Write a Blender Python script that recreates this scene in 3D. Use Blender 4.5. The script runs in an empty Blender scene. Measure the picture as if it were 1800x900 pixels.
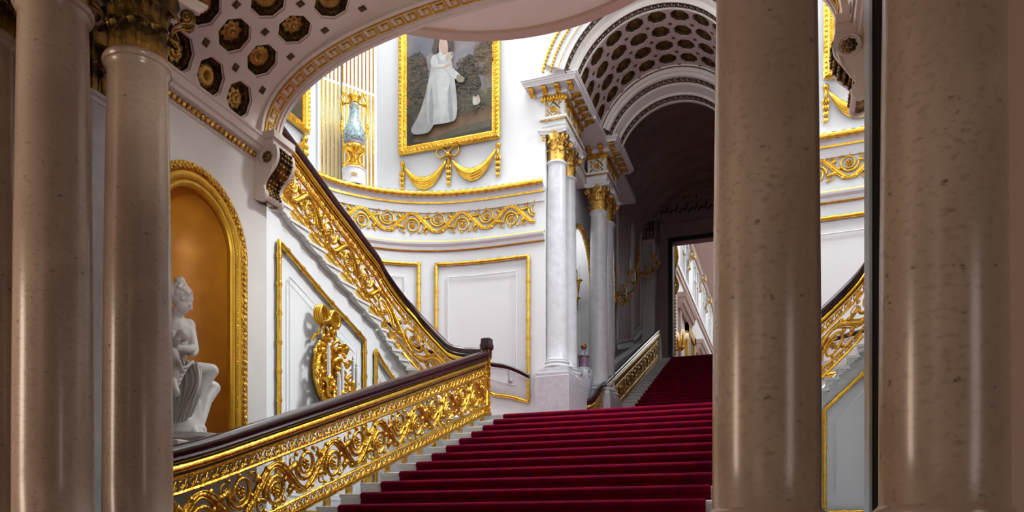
import bpy, math, random
from mathutils import Vector, Matrix

# ------------------------------------------------------------------ scene, camera, light
scene = bpy.context.scene
COL = scene.collection
PI = math.pi
EYE_F, YAW, HOR = 1395.0, math.radians(19.5), 947.0      # focal length in pixels of the 1800 wide frame, turn to the left, horizon row
cam = bpy.data.objects.new('camera', bpy.data.cameras.new('camera'))
COL.objects.link(cam)
cam.data.sensor_width = 36.0
cam.data.sensor_fit = 'HORIZONTAL'
cam.data.lens = EYE_F / 1800.0 * 36.0
cam.data.shift_y = (HOR - 450.0) / 1800.0
cam.data.clip_start, cam.data.clip_end = 0.05, 300.0
cam.rotation_euler = (PI / 2, 0, YAW)
cam.location = (0, 0, 0)
scene.camera = cam
vs = scene.view_settings
vs.view_transform, vs.look, vs.gamma, vs.use_curve_mapping = 'Standard', 'None', 1.0, False
vs.exposure = 0.0
cy = scene.cycles
cy.max_bounces, cy.diffuse_bounces, cy.glossy_bounces, cy.transmission_bounces = 7, 4, 4, 4
cy.sample_clamp_indirect = 6.0
cy.caustics_reflective = cy.caustics_refractive = False
cy.use_denoising = True

world = bpy.data.worlds.new('world')
scene.world = world
world.use_nodes = True
world.node_tree.nodes['Background'].inputs[0].default_value = (0.75, 0.86, 1.0, 1)
world.node_tree.nodes['Background'].inputs[1].default_value = 0.5

def area_light(name, loc, size, power, color, target=None, size_y=None, spread=PI):
    l = bpy.data.lights.new(name, 'AREA')
    l.energy, l.color, l.size = power, color, size
    l.spread = spread
    if size_y:
        l.shape, l.size_y = 'RECTANGLE', size_y
    o = bpy.data.objects.new(name, l)
    COL.objects.link(o)
    o.location = loc
    if target is not None:
        o.rotation_euler = (Vector(target) - Vector(loc)).to_track_quat('-Z', 'Y').to_euler()
    return o

# daylight falling through the glass dome over the stairwell, the skylight of the gallery, the dim hall behind the camera, and added unseen fills
area_light('dome_daylight', (-2.374, 11.5, 16.8), 9.4, 1120, (0.93, 0.975, 1.0), (-2.374, 11.55, 0), 4.2)
area_light('added_side_fill', (3.95, 11.9, 11.2), 2.5, 400, (0.93, 0.975, 1.0), (-5.9, 9.2, 2.0), 2.6, 1.35)  # added fill from the right, brightens the left stair wall
area_light('added_side_fill', (-8.70, 11.9, 11.2), 2.5, 400, (0.93, 0.975, 1.0), (1.15, 9.2, 2.0), 2.6, 1.35)  # matching added fill from the left, brightens the right stair wall
area_light('gallery_daylight', (-1.4, 40.0, 15.6), 4.0, 1600, (1.0, 0.99, 0.97), (-1.4, 40.0, 0), 26.0)
area_light('unseen_hall_light', (-8.4, -0.6, 1.9), 1.6, 150, (1.0, 0.78, 0.60), (-2.4, 4.0, 1.6), 2.4)
area_light('unseen_hall_light', (-2.4, -4.4, 3.4), 2.6, 14, (1.0, 0.82, 0.68), (-2.4, 4.0, 2.6))  # unseen weak frontal fill added for the hall
area_light('niche_wall_fill', (-0.9, 2.4, 2.9), 0.4, 3.2, (1.0, 0.92, 0.82), (-5.2, 6.15, 2.9), 0.4, 0.55)  # unseen narrow fill added to lift the niche wall
area_light('vault_fill', (-2.0, 0.9, -0.4), 0.5, 6.5, (1.0, 0.86, 0.74), (-2.7, 6.2, 5.0), 0.5, 0.72)  # unseen fill added below, aimed up at the vault and balcony soffit
area_light('alcove_fill', (-5.0, 17.35, 7.5), 0.5, 13, (0.97, 0.98, 1.0), (-5.0, 17.36, 0), 1.2)  # added fill hidden above the arch crown to brighten the alcove
area_light('hall_window', (3.6, 0.6, 1.4), 1.1, 16, (1.0, 0.86, 0.78), (0.5, 3.4, 0.6), 1.6)

# ------------------------------------------------------------------ helpers
XM = -2.374                                              # middle line of the staircase hall
def MX(x): return 2 * XM - x
CS, SN = math.cos(YAW), math.sin(YAW)
def ray(u, v):
    a = (u - 900.0) / EYE_F
    return (a * CS - SN, a * SN + CS, (HOR - v) / EYE_F)
def on_x(u, v, X):
    r = ray(u, v); k = X / r[0]; return Vector((k * r[0], k * r[1], k * r[2]))
def on_y(u, v, Y):
    r = ray(u, v); k = Y / r[1]; return Vector((k * r[0], k * r[1], k * r[2]))
def on_d(u, v, d):
    r = ray(u, v); return Vector((d * r[0], d * r[1], d * r[2]))

class MB:
    """collects pieces and links them as ONE mesh object"""
    def __init__(self):
        self.v, self.f, self.m, self.cur = [], [], [], 0
    def add(self, vs, fs):
        b = len(self.v)
        self.v.extend([tuple(p) for p in vs])
        for f in fs:
            self.f.append([b + i for i in f]); self.m.append(self.cur)
        return b
    def mat(self, i): self.cur = i; return self
    def box(self, x0, x1, y0, y1, z0, z1):
        vs = [(x, y, z) for z in (z0, z1) for y in (y0, y1) for x in (x0, x1)]
        self.add(vs, [(0, 2, 3, 1), (4, 5, 7, 6), (0, 1, 5, 4), (2, 6, 7, 3), (0, 4, 6, 2), (1, 3, 7, 5)])
    def obox(self, c, ax, ay, az):
        c, ax, ay, az = Vector(c), Vector(ax), Vector(ay), Vector(az)
        vs = [c + ax * i + ay * j + az * k for k in (-1, 1) for j in (-1, 1) for i in (-1, 1)]
        self.add(vs, [(0, 2, 3, 1), (4, 5, 7, 6), (0, 1, 5, 4), (2, 6, 7, 3), (0, 4, 6, 2), (1, 3, 7, 5)])
    def bevel_box(self, x0, x1, y0, y1, z0, z1, b):
        self.prism([(x0 + b, y0), (x1 - b, y0), (x1, y0 + b), (x1, y1 - b), (x1 - b, y1), (x0 + b, y1), (x0, y1 - b), (x0, y0 + b)], z0, z1, b)
    def prism(self, poly, z0, z1, b=0.0):
        """poly in plan, pushed up from z0 to z1"""
        n = len(poly); cx = sum(p[0] for p in poly) / n; cyy = sum(p[1] for p in poly) / n
        rings = [(z0, 1.0), (z1, 1.0)]
        if b:
            w = max(max(abs(p[0] - cx), abs(p[1] - cyy)) for p in poly)
            rings = [(z0, 1.0), (z1 - b, 1.0), (z1, 1.0 - b / w)]
        vs, fs = [], []
        for z, k in rings:
            vs += [(cx + (p[0] - cx) * k, cyy + (p[1] - cyy) * k, z) for p in poly]
        for r in range(len(rings) - 1):
            for i in range(n):
                j = (i + 1) % n
                fs.append((r * n + i, r * n + j, (r + 1) * n + j, (r + 1) * n + i))
        fs += [tuple(range(n))[::-1], tuple(range((len(rings) - 1) * n, len(rings) * n))]
        self.add(vs, fs)
    def extrude(self, poly3, d):
        """closed polygon of 3D points pushed along the vector d"""
        n = len(poly3); d = Vector(d)
        vs = [Vector(p) for p in poly3] + [Vector(p) + d for p in poly3]
        self.add(vs, [tuple(range(n))[::-1], tuple(range(n, 2 * n))] + [(i, (i + 1) % n, n + (i + 1) % n, n + i) for i in range(n)])
    def grid(self, P, closed_u=False, closed_v=False):
        nu, nv = len(P), len(P[0])
        vs = [p for row in P for p in row]; fs = []
        for i in range(nu if closed_u else nu - 1):
            for j in range(nv if closed_v else nv - 1):
                a, b = i, (i + 1) % nu; c, d = j, (j + 1) % nv
                fs.append((a * nv + c, b * nv + c, b * nv + d, a * nv + d))
        self.add(vs, fs)
    def loft(self, rows, caps=True):
        """rows of closed loops"""
        n = len(rows[0]); b0 = len(self.v)
        self.grid(rows, closed_v=True)
        if caps:
            m = len(rows)
            self.f.append([b0 + i for i in range(n)][::-1]); self.m.append(self.cur)
            self.f.append([b0 + (m - 1) * n + i for i in range(n)]); self.m.append(self.cur)
    def tube(self, pts, r, n=6, flat=1.0):
        pts = [Vector(p) for p in pts]
        N = len(pts)
        if N < 2: return
        rr = r if isinstance(r, (list, tuple)) else [r] * N
        t0 = (pts[1] - pts[0]).normalized()
        ref = Vector((0, 0, 1)) if abs(t0.z) < 0.9 else Vector((1, 0, 0))
        u = t0.cross(ref).normalized()
        rows = []
        for i, p in enumerate(pts):
            t = pts[min(i + 1, N - 1)] - pts[max(i - 1, 0)]
            if t.length < 1e-9: t = t0
            t.normalize()
            u = u - t * u.dot(t)
            if u.length < 1e-6: u = t.orthogonal()
            u.normalize(); w = t.cross(u)
            rows.append([p + (u * math.cos(2 * PI * k / n) + w * math.sin(2 * PI * k / n) * flat) * rr[i] for k in range(n)])
        self.loft(rows)
    def lathe(self, prof, c=(0, 0, 0), n=32, sy=1.0):
        rows = [[(c[0] + r * math.cos(2 * PI * k / n), c[1] + r * sy * math.sin(2 * PI * k / n), c[2] + z) for k in range(n)] for r, z in prof]
        self.loft(rows)
    def ball(self, c, r, n=8, m=6, M=None):
        c = Vector(c); rx, ry, rz = r if isinstance(r, (tuple, list)) else (r, r, r)
        rows = []
        for i in range(m + 1):
            a = -PI / 2 + PI * i / m
            ca = max(math.cos(a), 0.02)
            row = []
            for k in range(n):
                p = Vector((rx * ca * math.cos(2 * PI * k / n), ry * ca * math.sin(2 * PI * k / n), rz * math.sin(a)))
                row.append(c + (M @ p if M else p))
            rows.append(row)
        self.loft(rows)
    def capsule(self, a, b, ra, rb, n=12):
        a, b = Vector(a), Vector(b); d = (b - a).normalized()
        pts, rr = [], []
        for i in range(5):
            t = PI / 2 * (1 - i / 4); pts.append(a - d * ra * math.sin(t)); rr.append(max(ra * math.cos(t), 0.002))
        for i in range(5):
            t = PI / 2 * i / 4; pts.append(b + d * rb * math.sin(t)); rr.append(max(rb * math.cos(t), 0.002))
        self.tube(pts, rr, n)
    def sweep(self, path, nrm, prof, caps=True):
        """path: points, nrm: plan normals, prof: closed list of (n, z) offsets"""
        rows = []
        for p, q in zip(path, nrm):
            rows.append([(p[0] + q[0] * a, p[1] + q[1] * a, p[2] + z) for a, z in prof])
        self.loft(rows, caps)
    def build(self, name, mats, parent=None, smooth=False, angle=None):
        me = bpy.data.meshes.new(name)
        me.from_pydata(self.v, [], self.f)
        for m in (mats if isinstance(mats, (list, tuple)) else [mats]): me.materials.append(m)
        if len(me.materials) > 1:
            me.polygons.foreach_set('material_index', self.m)
        me.validate(); me.update()
        import bmesh
        bm = bmesh.new(); bm.from_mesh(me)
        bmesh.ops.recalc_face_normals(bm, faces=bm.faces)
        bm.to_mesh(me); bm.free()
        if smooth:
            me.polygons.foreach_set('use_smooth', [True] * len(me.polygons))
            if angle: 
                try: me.set_sharp_from_angle(angle=math.radians(angle))
                except Exception: pass
        o = bpy.data.objects.new(name, me)
        COL.objects.link(o)
        if parent is not None: o.parent = parent
        return o

def tag(o, label=None, cat=None, group=None, kind=None):
    if label: o['label'] = label
    if cat: o['category'] = cat; o['kind'] = kind or 'thing'
    if group: o['group'] = group
    if kind: o['kind'] = kind
    return o
def empty(name, loc=(0, 0, 0), label=None, cat=None, group=None, rz=0.0):
    o = bpy.data.objects.new(name, None)
    COL.objects.link(o); o.empty_display_size = 0.1
    o.location = loc; o.rotation_euler = (0, 0, rz)
    return tag(o, label, cat, group)
def copy_tree(o, parent=None):
    c = o.copy(); COL.objects.link(c)
    if parent is not None: c.parent = parent
    for ch in list(o.children): copy_tree(ch, c)
    return c
def put(m, name, mats, root, smooth=False, angle=None):
    """build a part whose points are in world space under a root Empty that is only moved (not turned)"""
    o = m.build(name, mats, None, smooth, angle)
    o.parent = root
    off = Vector((0, 0, 0)); r = root
    while r is not None:
        off += r.location; r = r.parent
    o.location = -off
    return o
def catmull(P, n=6):
    P = [Vector(p) for p in P]; out = []
    for i in range(len(P) - 1):
        p0, p1, p2, p3 = P[max(i - 1, 0)], P[i], P[i + 1], P[min(i + 2, len(P) - 1)]
        for k in range(n):
            t = k / n
            out.append(0.5 * ((2 * p1) + (-p0 + p2) * t + (2 * p0 - 5 * p1 + 4 * p2 - p3) * t * t + (-p0 + 3 * p1 - 3 * p2 + p3) * t ** 3))
    out.append(P[-1]); return out
def resample(P, step):
    P = [Vector(p) for p in P]; L = [0.0]
    for a, b in zip(P, P[1:]): L.append(L[-1] + math.hypot(b[0] - a[0], b[1] - a[1]))
    n = max(2, int(round(L[-1] / step)) + 1); out, i = [], 0
    for k in range(n):
        s = L[-1] * k / (n - 1)
        while i < len(L) - 2 and L[i + 1] < s: i += 1
        t = (s - L[i]) / max(L[i + 1] - L[i], 1e-9)
        out.append(P[i].lerp(P[i + 1], min(max(t, 0), 1)))
    return out, L[-1]
def plan_normals(P, side=1.0):
    N = []
    for i in range(len(P)):
        a, b = P[max(i - 1, 0)], P[min(i + 1, len(P) - 1)]
        d = Vector((b[0] - a[0], b[1] - a[1], 0)).normalized()
        N.append(Vector((d.y, -d.x, 0)) * side)
    return N
class Path:
    """a plan curve with a base height; at(s, t, n) is the point s along, t above the base and n out from it"""
    def __init__(self, pts, step=0.06, side=1.0):
        self.P, self.L = resample(pts, step); self.N = plan_normals(self.P, side); self.step = self.L / (len(self.P) - 1)
    def at(self, s, t=0.0, n=0.0):
        k = s / self.step; i = int(min(max(math.floor(k), 0), len(self.P) - 2)); f = k - i
        p = self.P[i] + (self.P[i + 1] - self.P[i]) * f
        q = self.N[i] + (self.N[i + 1] - self.N[i]) * min(max(f, 0), 1)
        return Vector((p.x + q.x * n, p.y + q.y * n, p.z + t))
    def part(self, s0, s1):
        n = max(2, int((s1 - s0) / self.step) + 1)
        S = [s0 + (s1 - s0) * i / (n - 1) for i in range(n)]
        P = [self.at(s) for s in S]
        return P, [((self.at(s, 0, 1) - self.at(s)).normalized()) for s in S]
def rect(n0, n1, z0, z1): return [(n0, z0), (n1, z0), (n1, z1), (n0, z1)]
def arc(c, r, a0, a1, n): return [(c[0] + r * math.cos(a0 + (a1 - a0) * i / n), c[1] + r * math.sin(a0 + (a1 - a0) * i / n)) for i in range(n + 1)]

# ------------------------------------------------------------------ materials
def material(name, color, rough=0.5, metal=0.0, spec=0.5, color2=None, scale=6.0, detail=4.0, bump=0.0, bump_scale=40.0, lo=0.35, hi=0.65,
             coat=0.0, sheen=0.0, emit=None, stretch=(1, 1, 1), dist=0.0, tint=None):
    m = bpy.data.materials.new(name); m.use_nodes = True
    nt = m.node_tree; N = nt.nodes; Lk = nt.links
    b = N['Principled BSDF']
    b.inputs['Base Color'].default_value = (*color, 1); b.inputs['Roughness'].default_value = rough
    b.inputs['Metallic'].default_value = metal; b.inputs['Specular IOR Level'].default_value = spec
    b.inputs['Coat Weight'].default_value = coat; b.inputs['Coat Roughness'].default_value = 0.12
    b.inputs['Sheen Weight'].default_value = sheen; b.inputs['Sheen Roughness'].default_value = 0.4
    if tint: b.inputs['Sheen Tint'].default_value = (*tint, 1)
    tc = N.new('ShaderNodeTexCoord')
    mp = N.new('ShaderNodeMapping'); mp.inputs['Scale'].default_value = stretch
    Lk.new(tc.outputs['Object'], mp.inputs['Vector'])
    if color2:
        n = N.new('ShaderNodeTexNoise'); n.inputs['Scale'].default_value = scale; n.inputs['Detail'].default_value = detail; n.inputs['Distortion'].default_value = dist
        r = N.new('ShaderNodeValToRGB')
        r.color_ramp.elements[0].position, r.color_ramp.elements[1].position = lo, hi
        r.color_ramp.elements[0].color, r.color_ramp.elements[1].color = (*color, 1), (*color2, 1)
        Lk.new(mp.outputs[0], n.inputs['Vector']); Lk.new(n.outputs['Fac'], r.inputs['Fac']); Lk.new(r.outputs['Color'], b.inputs['Base Color'])
    if bump:
        n2 = N.new('ShaderNodeTexNoise'); n2.inputs['Scale'].default_value = bump_scale; n2.inputs['Detail'].default_value = 3
        bp = N.new('ShaderNodeBump'); bp.inputs['Strength'].default_value = bump; bp.inputs['Distance'].default_value = 0.02
        Lk.new(mp.outputs[0], n2.inputs['Vector']); Lk.new(n2.outputs['Fac'], bp.inputs['Height']); Lk.new(bp.outputs[0], b.inputs['Normal'])
    if emit:
        b.inputs['Emission Color'].default_value = (*emit[:3], 1); b.inputs['Emission Strength'].default_value = emit[3]
    return m
def speckle(m, color, scale=30, thr=0.32, soft=0.05, stretch=(1, 1, 1)):
    """sprinkles small spots of another colour over a material"""
    nt = m.node_tree; N = nt.nodes; Lk = nt.links; b = N['Principled BSDF']
    mix = N.new('ShaderNodeMix'); mix.data_type = 'RGBA'
    src = b.inputs['Base Color'].links[0].from_socket if b.inputs['Base Color'].links else None
    if src: Lk.new(src, mix.inputs[6])
    else: mix.inputs[6].default_value = b.inputs['Base Color'].default_value
    mix.inputs[7].default_value = (*color, 1)
    tc = N.new('ShaderNodeTexCoord'); mp = N.new('ShaderNodeMapping'); mp.inputs['Scale'].default_value = stretch
    n = N.new('ShaderNodeTexNoise'); n.inputs['Scale'].default_value = scale; n.inputs['Detail'].default_value = 3
    mr = N.new('ShaderNodeMapRange'); mr.inputs[1].default_value = thr; mr.inputs[2].default_value = thr + soft; mr.inputs[3].default_value = 1; mr.inputs[4].default_value = 0
    Lk.new(tc.outputs['Object'], mp.inputs['Vector']); Lk.new(mp.outputs[0], n.inputs['Vector']); Lk.new(n.outputs['Fac'], mr.inputs[0]); Lk.new(mr.outputs[0], mix.inputs[0])
    Lk.new(mix.outputs[2], b.inputs['Base Color'])
    return m
M = {}
M['white'] = material('white_painted_plaster', (0.84, 0.84, 0.84), 0.5, bump=0.02, bump_scale=18)
M['cream'] = material('cream_painted_plaster', (0.82, 0.79, 0.75), 0.55, color2=(0.77, 0.73, 0.69), scale=2.0, bump=0.03, bump_scale=20)
M['pink'] = material('pinkish_painted_plaster', (0.78, 0.66, 0.60), 0.6, color2=(0.74, 0.61, 0.55), scale=2.0)
M['soffit'] = material('rosy_painted_plaster', (0.92, 0.78, 0.70), 0.6, color2=(0.89, 0.74, 0.66), scale=1.5)
M['shaded_plaster'] = material('shade_darkened_plaster', (0.36, 0.28, 0.26), 0.6, color2=(0.31, 0.24, 0.22), scale=2.0)  # plaster darkened in its colour to stand for the passage's deep shade
M['gold'] = material('gilded_plaster', (0.74, 0.43, 0.04), 0.27, 1.0, color2=(0.92, 0.58, 0.09), scale=10, bump=0.3, bump_scale=30)
M['goldleaf'] = material('carved_gilding', (0.48, 0.25, 0.02), 0.28, 1.0, color2=(0.84, 0.50, 0.075), scale=12, bump=0.6, bump_scale=36)
M['goldflat'] = material('gold_paint', (0.72, 0.43, 0.04), 0.42, 0.6, color2=(0.60, 0.33, 0.03), scale=9)
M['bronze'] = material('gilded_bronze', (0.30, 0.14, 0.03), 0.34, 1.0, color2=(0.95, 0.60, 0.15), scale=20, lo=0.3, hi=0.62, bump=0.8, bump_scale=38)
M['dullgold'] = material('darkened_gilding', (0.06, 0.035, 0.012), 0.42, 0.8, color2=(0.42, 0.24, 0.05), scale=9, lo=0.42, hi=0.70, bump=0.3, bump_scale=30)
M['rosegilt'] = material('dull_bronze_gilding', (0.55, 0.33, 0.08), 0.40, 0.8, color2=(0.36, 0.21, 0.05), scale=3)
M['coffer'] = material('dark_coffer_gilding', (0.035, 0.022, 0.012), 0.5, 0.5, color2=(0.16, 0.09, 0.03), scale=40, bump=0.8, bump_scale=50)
M['marble'] = speckle(speckle(material('brown_veined_marble', (0.50, 0.385, 0.30), 0.26, color2=(0.28, 0.19, 0.145), scale=1.5, detail=9, lo=0.28, hi=0.76, coat=0.18, stretch=(1, 1, 0.6), dist=0.8), (0.33, 0.24, 0.19), 26.0, 0.26, 0.22, (1, 1, 1.6)), (0.15, 0.105, 0.085), 15.0, 0.26, 0.07, (1, 1, 1.5))
M['grey_marble'] = material('white_veined_marble', (0.76, 0.77, 0.79), 0.28, color2=(0.60, 0.61, 0.64), scale=7.0, detail=10, lo=0.30, hi=0.80, coat=0.15, dist=0.5)
M['plinth_marble'] = material('lilac_grey_marble', (0.62, 0.60, 0.64), 0.3, color2=(0.52, 0.50, 0.55), scale=16, detail=8, coat=0.15)
M['stone'] = material('pale_step_stone', (0.78, 0.76, 0.72), 0.45, color2=(0.70, 0.68, 0.64), scale=8)
M['wood'] = material('polished_mahogany', (0.022, 0.007, 0.008), 0.26, color2=(0.05, 0.011, 0.013), scale=5, stretch=(1, 0.3, 1), coat=0.2, spec=0.35)
M['carpet'] = material('crimson_carpet', (0.25, 0.0018, 0.022), 0.95, spec=0.05, color2=(0.165, 0.0015, 0.033), scale=7, detail=2, bump=0.5, bump_scale=260, sheen=0.0)
M['statue'] = material('white_statuary_marble', (0.74, 0.72, 0.69), 0.42, color2=(0.66, 0.63, 0.60), scale=5)
M['niche'] = material('glazed_amber_niche', (0.78, 0.36, 0.03), 0.5, 0.15, color2=(0.42, 0.14, 0.016), scale=1.8, detail=2, lo=0.35, hi=0.68)
M['bulb'] = material('white_candle', (0.85, 0.84, 0.80), 0.4)
M['black'] = material('black_lacquer', (0.012, 0.011, 0.010), 0.4)
M['glass'] = material('grey_window_glass', (0.55, 0.60, 0.62), 0.1, spec=0.6)
M['sky'] = material('skylight_glass', (0.8, 0.85, 0.9), 0.3, emit=(0.9, 0.96, 1.0, 1.4))
M['beige'] = material('rosy_beige_moulding', (0.62, 0.44, 0.36), 0.5)
# ------------------------------------------------------------------ the setting
def structure(m, name, mats, smooth=False, angle=None, label=None):
    o = m.build(name, mats, None, smooth, angle); o['kind'] = 'structure'
    if label: o['label'] = label
    return o
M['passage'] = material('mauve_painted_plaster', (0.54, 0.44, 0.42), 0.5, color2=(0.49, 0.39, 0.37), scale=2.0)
FLOOR, SUNK, LAND, TOP = -0.513, -1.6, 1.867, 5.74       # heights from the eye: raised hall floor, hall floor, landing, gallery floor
ARCH_Y, AF, RIB0, RIB1 = 14.45, 14.08, 6.78, 7.08
WALL_X, STAIR_X = -5.2, -6.14

m = MB(); m.box(-9.2, 6.5, -6.0, 3.15, SUNK - 0.3, SUNK); structure(m, 'floor', M['plinth_marble'], label='polished stone floor of the lower hall')
m = MB(); m.box(-9.2, 6.5, 3.15, 15.3, SUNK - 0.3, FLOOR); structure(m, 'floor', M['plinth_marble'], label='raised stone floor under the stairs')
m = MB(); m.box(-4.345, MX(-4.345), 11.13, 14.6, LAND - 0.30, LAND - 0.016); m.box(-9.2, -4.34, 11.46, 14.6, LAND - 0.30, LAND - 0.016); m.box(MX(-4.34), 4.4, 11.46, 14.6, LAND - 0.30, LAND - 0.016); m.box(-5.0, 0.3, 14.4, 15.7, LAND - 0.30, LAND - 0.016); structure(m, 'floor', M['stone'], label='pale stone stair landing')

# --- left wall under the vault, with the round headed niche
NY, NZ, NR, NO, NB = 5.92, 2.755, 0.455, 0.665, 0.62
def arch_wall(m, x, y0, y1, z0, z1, yc, zc, r, zb, n=24):
    """wall in the plane x = const with an arched opening"""
    P = lambda y, z: (x, y, z)
    m.add([P(y0, z0), P(yc - r, z0), P(yc - r, z1), P(y0, z1)], [(0, 1, 2, 3)])
    m.add([P(yc + r, z0), P(y1, z0), P(y1, z1), P(yc + r, z1)], [(0, 1, 2, 3)])
    m.add([P(yc - r, z0), P(yc + r, z0), P(yc + r, zb), P(yc - r, zb)], [(0, 1, 2, 3)])
    a = [(yc + r * math.cos(PI - PI * i / n), zc + r * math.sin(PI - PI * i / n)) for i in range(n + 1)]
    for p, q in zip(a, a[1:]):
        m.add([P(*p), P(*q), P(q[0], z1), P(p[0], z1)], [(0, 1, 2, 3)])
m = MB()
arch_wall(m, WALL_X, 3.9, 6.98, SUNK, 4.2, NY, NZ, NR + 0.02, NB)
m.box(-6.4, WALL_X - 0.62, 3.9, 6.98, SUNK, 5.25)
m.add([(WALL_X, 6.98, SUNK), (-6.4, 6.98, SUNK), (-6.4, 6.98, 4.2), (WALL_X, 6.98, 4.2)], [(0, 1, 2, 3)])
structure(m, 'wall_left', M['cream'])
m = MB()                                                  # the curved back of the niche
n, k = 20, 12
rows = []
for j in range(k + 1):
    z = NB + (NZ - NB) * j / k
    rows.append([(WALL_X - 0.52 * math.sin(PI * i / n), NY - (NR + .02) * math.cos(PI * i / n), z) for i in range(n + 1)])
for j in range(1, k + 1):
    e = PI / 2 * j / k
    rows.append([(WALL_X - 0.52 * math.sin(PI * i / n) * math.cos(e), NY - (NR + .02) * math.cos(PI * i / n) * math.cos(e), NZ + (NR + .02) * math.sin(e)) for i in range(n + 1)])
m.grid(rows)
m.add([(WALL_X, NY - NR, NB), (WALL_X - 0.6, NY - NR, NB), (WALL_X - 0.6, NY + NR, NB), (WALL_X, NY + NR, NB)], [(0, 1, 2, 3)])
structure(m, 'wall_niche', M['niche'], True, label='smooth amber glazed inside of the niche')
# gilded frame of the niche
fr = empty('niche_frame', (WALL_X, NY, NB), 'broad gilded carved moulding framing the arched amber niche', 'frame')
def arch_path(yc, zc, r, zb, x, n=36):
    P = [(x, yc - r, zb)] + [(x, yc - r, zb + (zc - zb) * i / 6) for i in range(1, 6)]
    P += [(x, yc + r * math.cos(PI - PI * i / n), zc + r * math.sin(PI - PI * i / n)) for i in range(n + 1)]
    P += [(x, yc + r, zc - (zc - zb) * i / 6) for i in range(1, 7)]
    return P
def arch_strip(r0, r1, x0, x1, mat, name, bulge=0.0, n=8):
    A, B = arch_path(NY, NZ, r0, NB, 0), arch_path(NY, NZ, r1, NB, 0)
    rows = []
    for a, b in zip(A, B):
        row = [(WALL_X, a[1], a[2])]
        for i in range(n + 1):
            t = i / n
            row.append((WALL_X + x0 + (x1 - x0) * t + bulge * math.sin(PI * t), a[1] + (b[1] - a[1]) * t, a[2] + (b[2] - a[2]) * t))
        row.append((WALL_X, b[1], b[2]))
        rows.append(row)
    mm = MB(); mm.loft(rows)
    return put(mm, name, mat, fr, True, 40)
arch_strip(0.455, 0.52, 0.03, 0.035, M['goldflat'], 'inner_moulding', 0.02)
bead = MB()
P = catmull(arch_path(NY, NZ, 0.535, NB, WALL_X + 0.045), 4)
P2, L = resample([(p.y, p.z, 0) for p in P], 0.032)
for i, p in enumerate(P2):
    bead.ball((WALL_X + 0.045, p.x, p.y), (0.014, 0.013, 0.013), 6, 4)
put(bead, 'bead_row', M['goldleaf'], fr, True)
arch_strip(0.52, 0.585, 0.045, 0.06, M['goldflat'], 'middle_moulding', 0.012)
arch_strip(0.585, NO, 0.05, 0.07, M['goldleaf'], 'carved_band', 0.015)
lf = MB()
P2, L = resample([(p.y, p.z, 0) for p in catmull(arch_path(NY, NZ, 0.625, NB, 0), 4)], 0.055)
for i in range(len(P2) - 1):
    a, b = P2[i], P2[i + 1]; c = (a + b) / 2; t = (b - a).normalized(); q = Vector((-t.y, t.x, 0))
    for sgn in (-1, 1):
        pts = [c - t * 0.024, c + q * sgn * 0.022, c + t * 0.026]
        lf.tube([(WALL_X + 0.075, p.x, p.y) for p in pts], [0.004, 0.010, 0.003], 5)
put(lf, 'carved_leaf_band', M['bronze'], fr, True)
# white reveal strip where the lit stair wall starts
M['rosewall'] = material('rose_painted_wall', (0.86, 0.62, 0.50), 0.6, color2=(0.82, 0.58, 0.46), scale=1.5)
# --- right wall, piers and hall shell
m = MB(); m.box(0.58, 1.3, 4.77, 6.98, SUNK, 5.25); structure(m, 'wall_right', M['cream'])
m = MB(); m.box(0.93, 6.5, 4.2, 4.78, SUNK, 4.3); structure(m, 'wall_right_front', M['rosewall'])
m = MB(); m.box(-9.2, -6.3, 6.6, 6.98, SUNK, 5.25); structure(m, 'wall_left_back', M['white'])
m = MB(); m.box(1.2, 4.45, 6.6, 6.98, SUNK, 5.25); structure(m, 'wall_right_back', M['white'])
m = MB(); m.box(-9.2, -5.2, 3.9, 4.3, SUNK, 4.3); structure(m, 'wall_left_front', M['cream'])
m = MB(); m.box(-9.4, -9.2, -6, 7, SUNK, 5.25); structure(m, 'wall_hall_left', M['cream'])
m = MB(); m.box(6.5, 6.7, -6, 7, SUNK, 5.25); structure(m, 'wall_hall_right', M['cream'])
m = MB(); m.box(-9.4, 6.7, -6.2, -6, SUNK, 5.25); structure(m, 'wall_hall_back', M['cream'])
m = MB(); m.box(-9.4, 6.7, -6.2, 3.35, 4.3, 4.5); structure(m, 'ceiling', M['cream'], label='flat ceiling of the lower hall')

# --- coffered vault over the lower flight
VA, VB, VZ, VN = 2.8, 1.15, 4.05, 2.2
def superellipse(a, b, n, N=400):
    pts = []
    for i in range(N + 1):
        th = PI - PI * i / N; c, s = math.cos(th), math.sin(th)
        pts.append((a * math.copysign(abs(c) ** (2 / n), c), b * abs(s) ** (2 / n)))
    L = [0.0]
    for p, q in zip(pts, pts[1:]): L.append(L[-1] + math.hypot(q[0] - p[0], q[1] - p[1]))
    return pts, L
def curve_at(C, s):
    pts, L = C
    s = min(max(s, 0), L[-1]); lo, hi = 0, len(L) - 1
    while hi - lo > 1:
        k = (lo + hi) // 2
        if L[k] <= s: lo = k
        else: hi = k
    t = (s - L[lo]) / max(L[hi] - L[lo], 1e-9)
    p, q = pts[lo], pts[hi]
    d = Vector((q[0] - p[0], 0, q[1] - p[1])).normalized()
    return Vector((p[0] + (q[0] - p[0]) * t, 0, p[1] + (q[1] - p[1]) * t)), d
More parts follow.
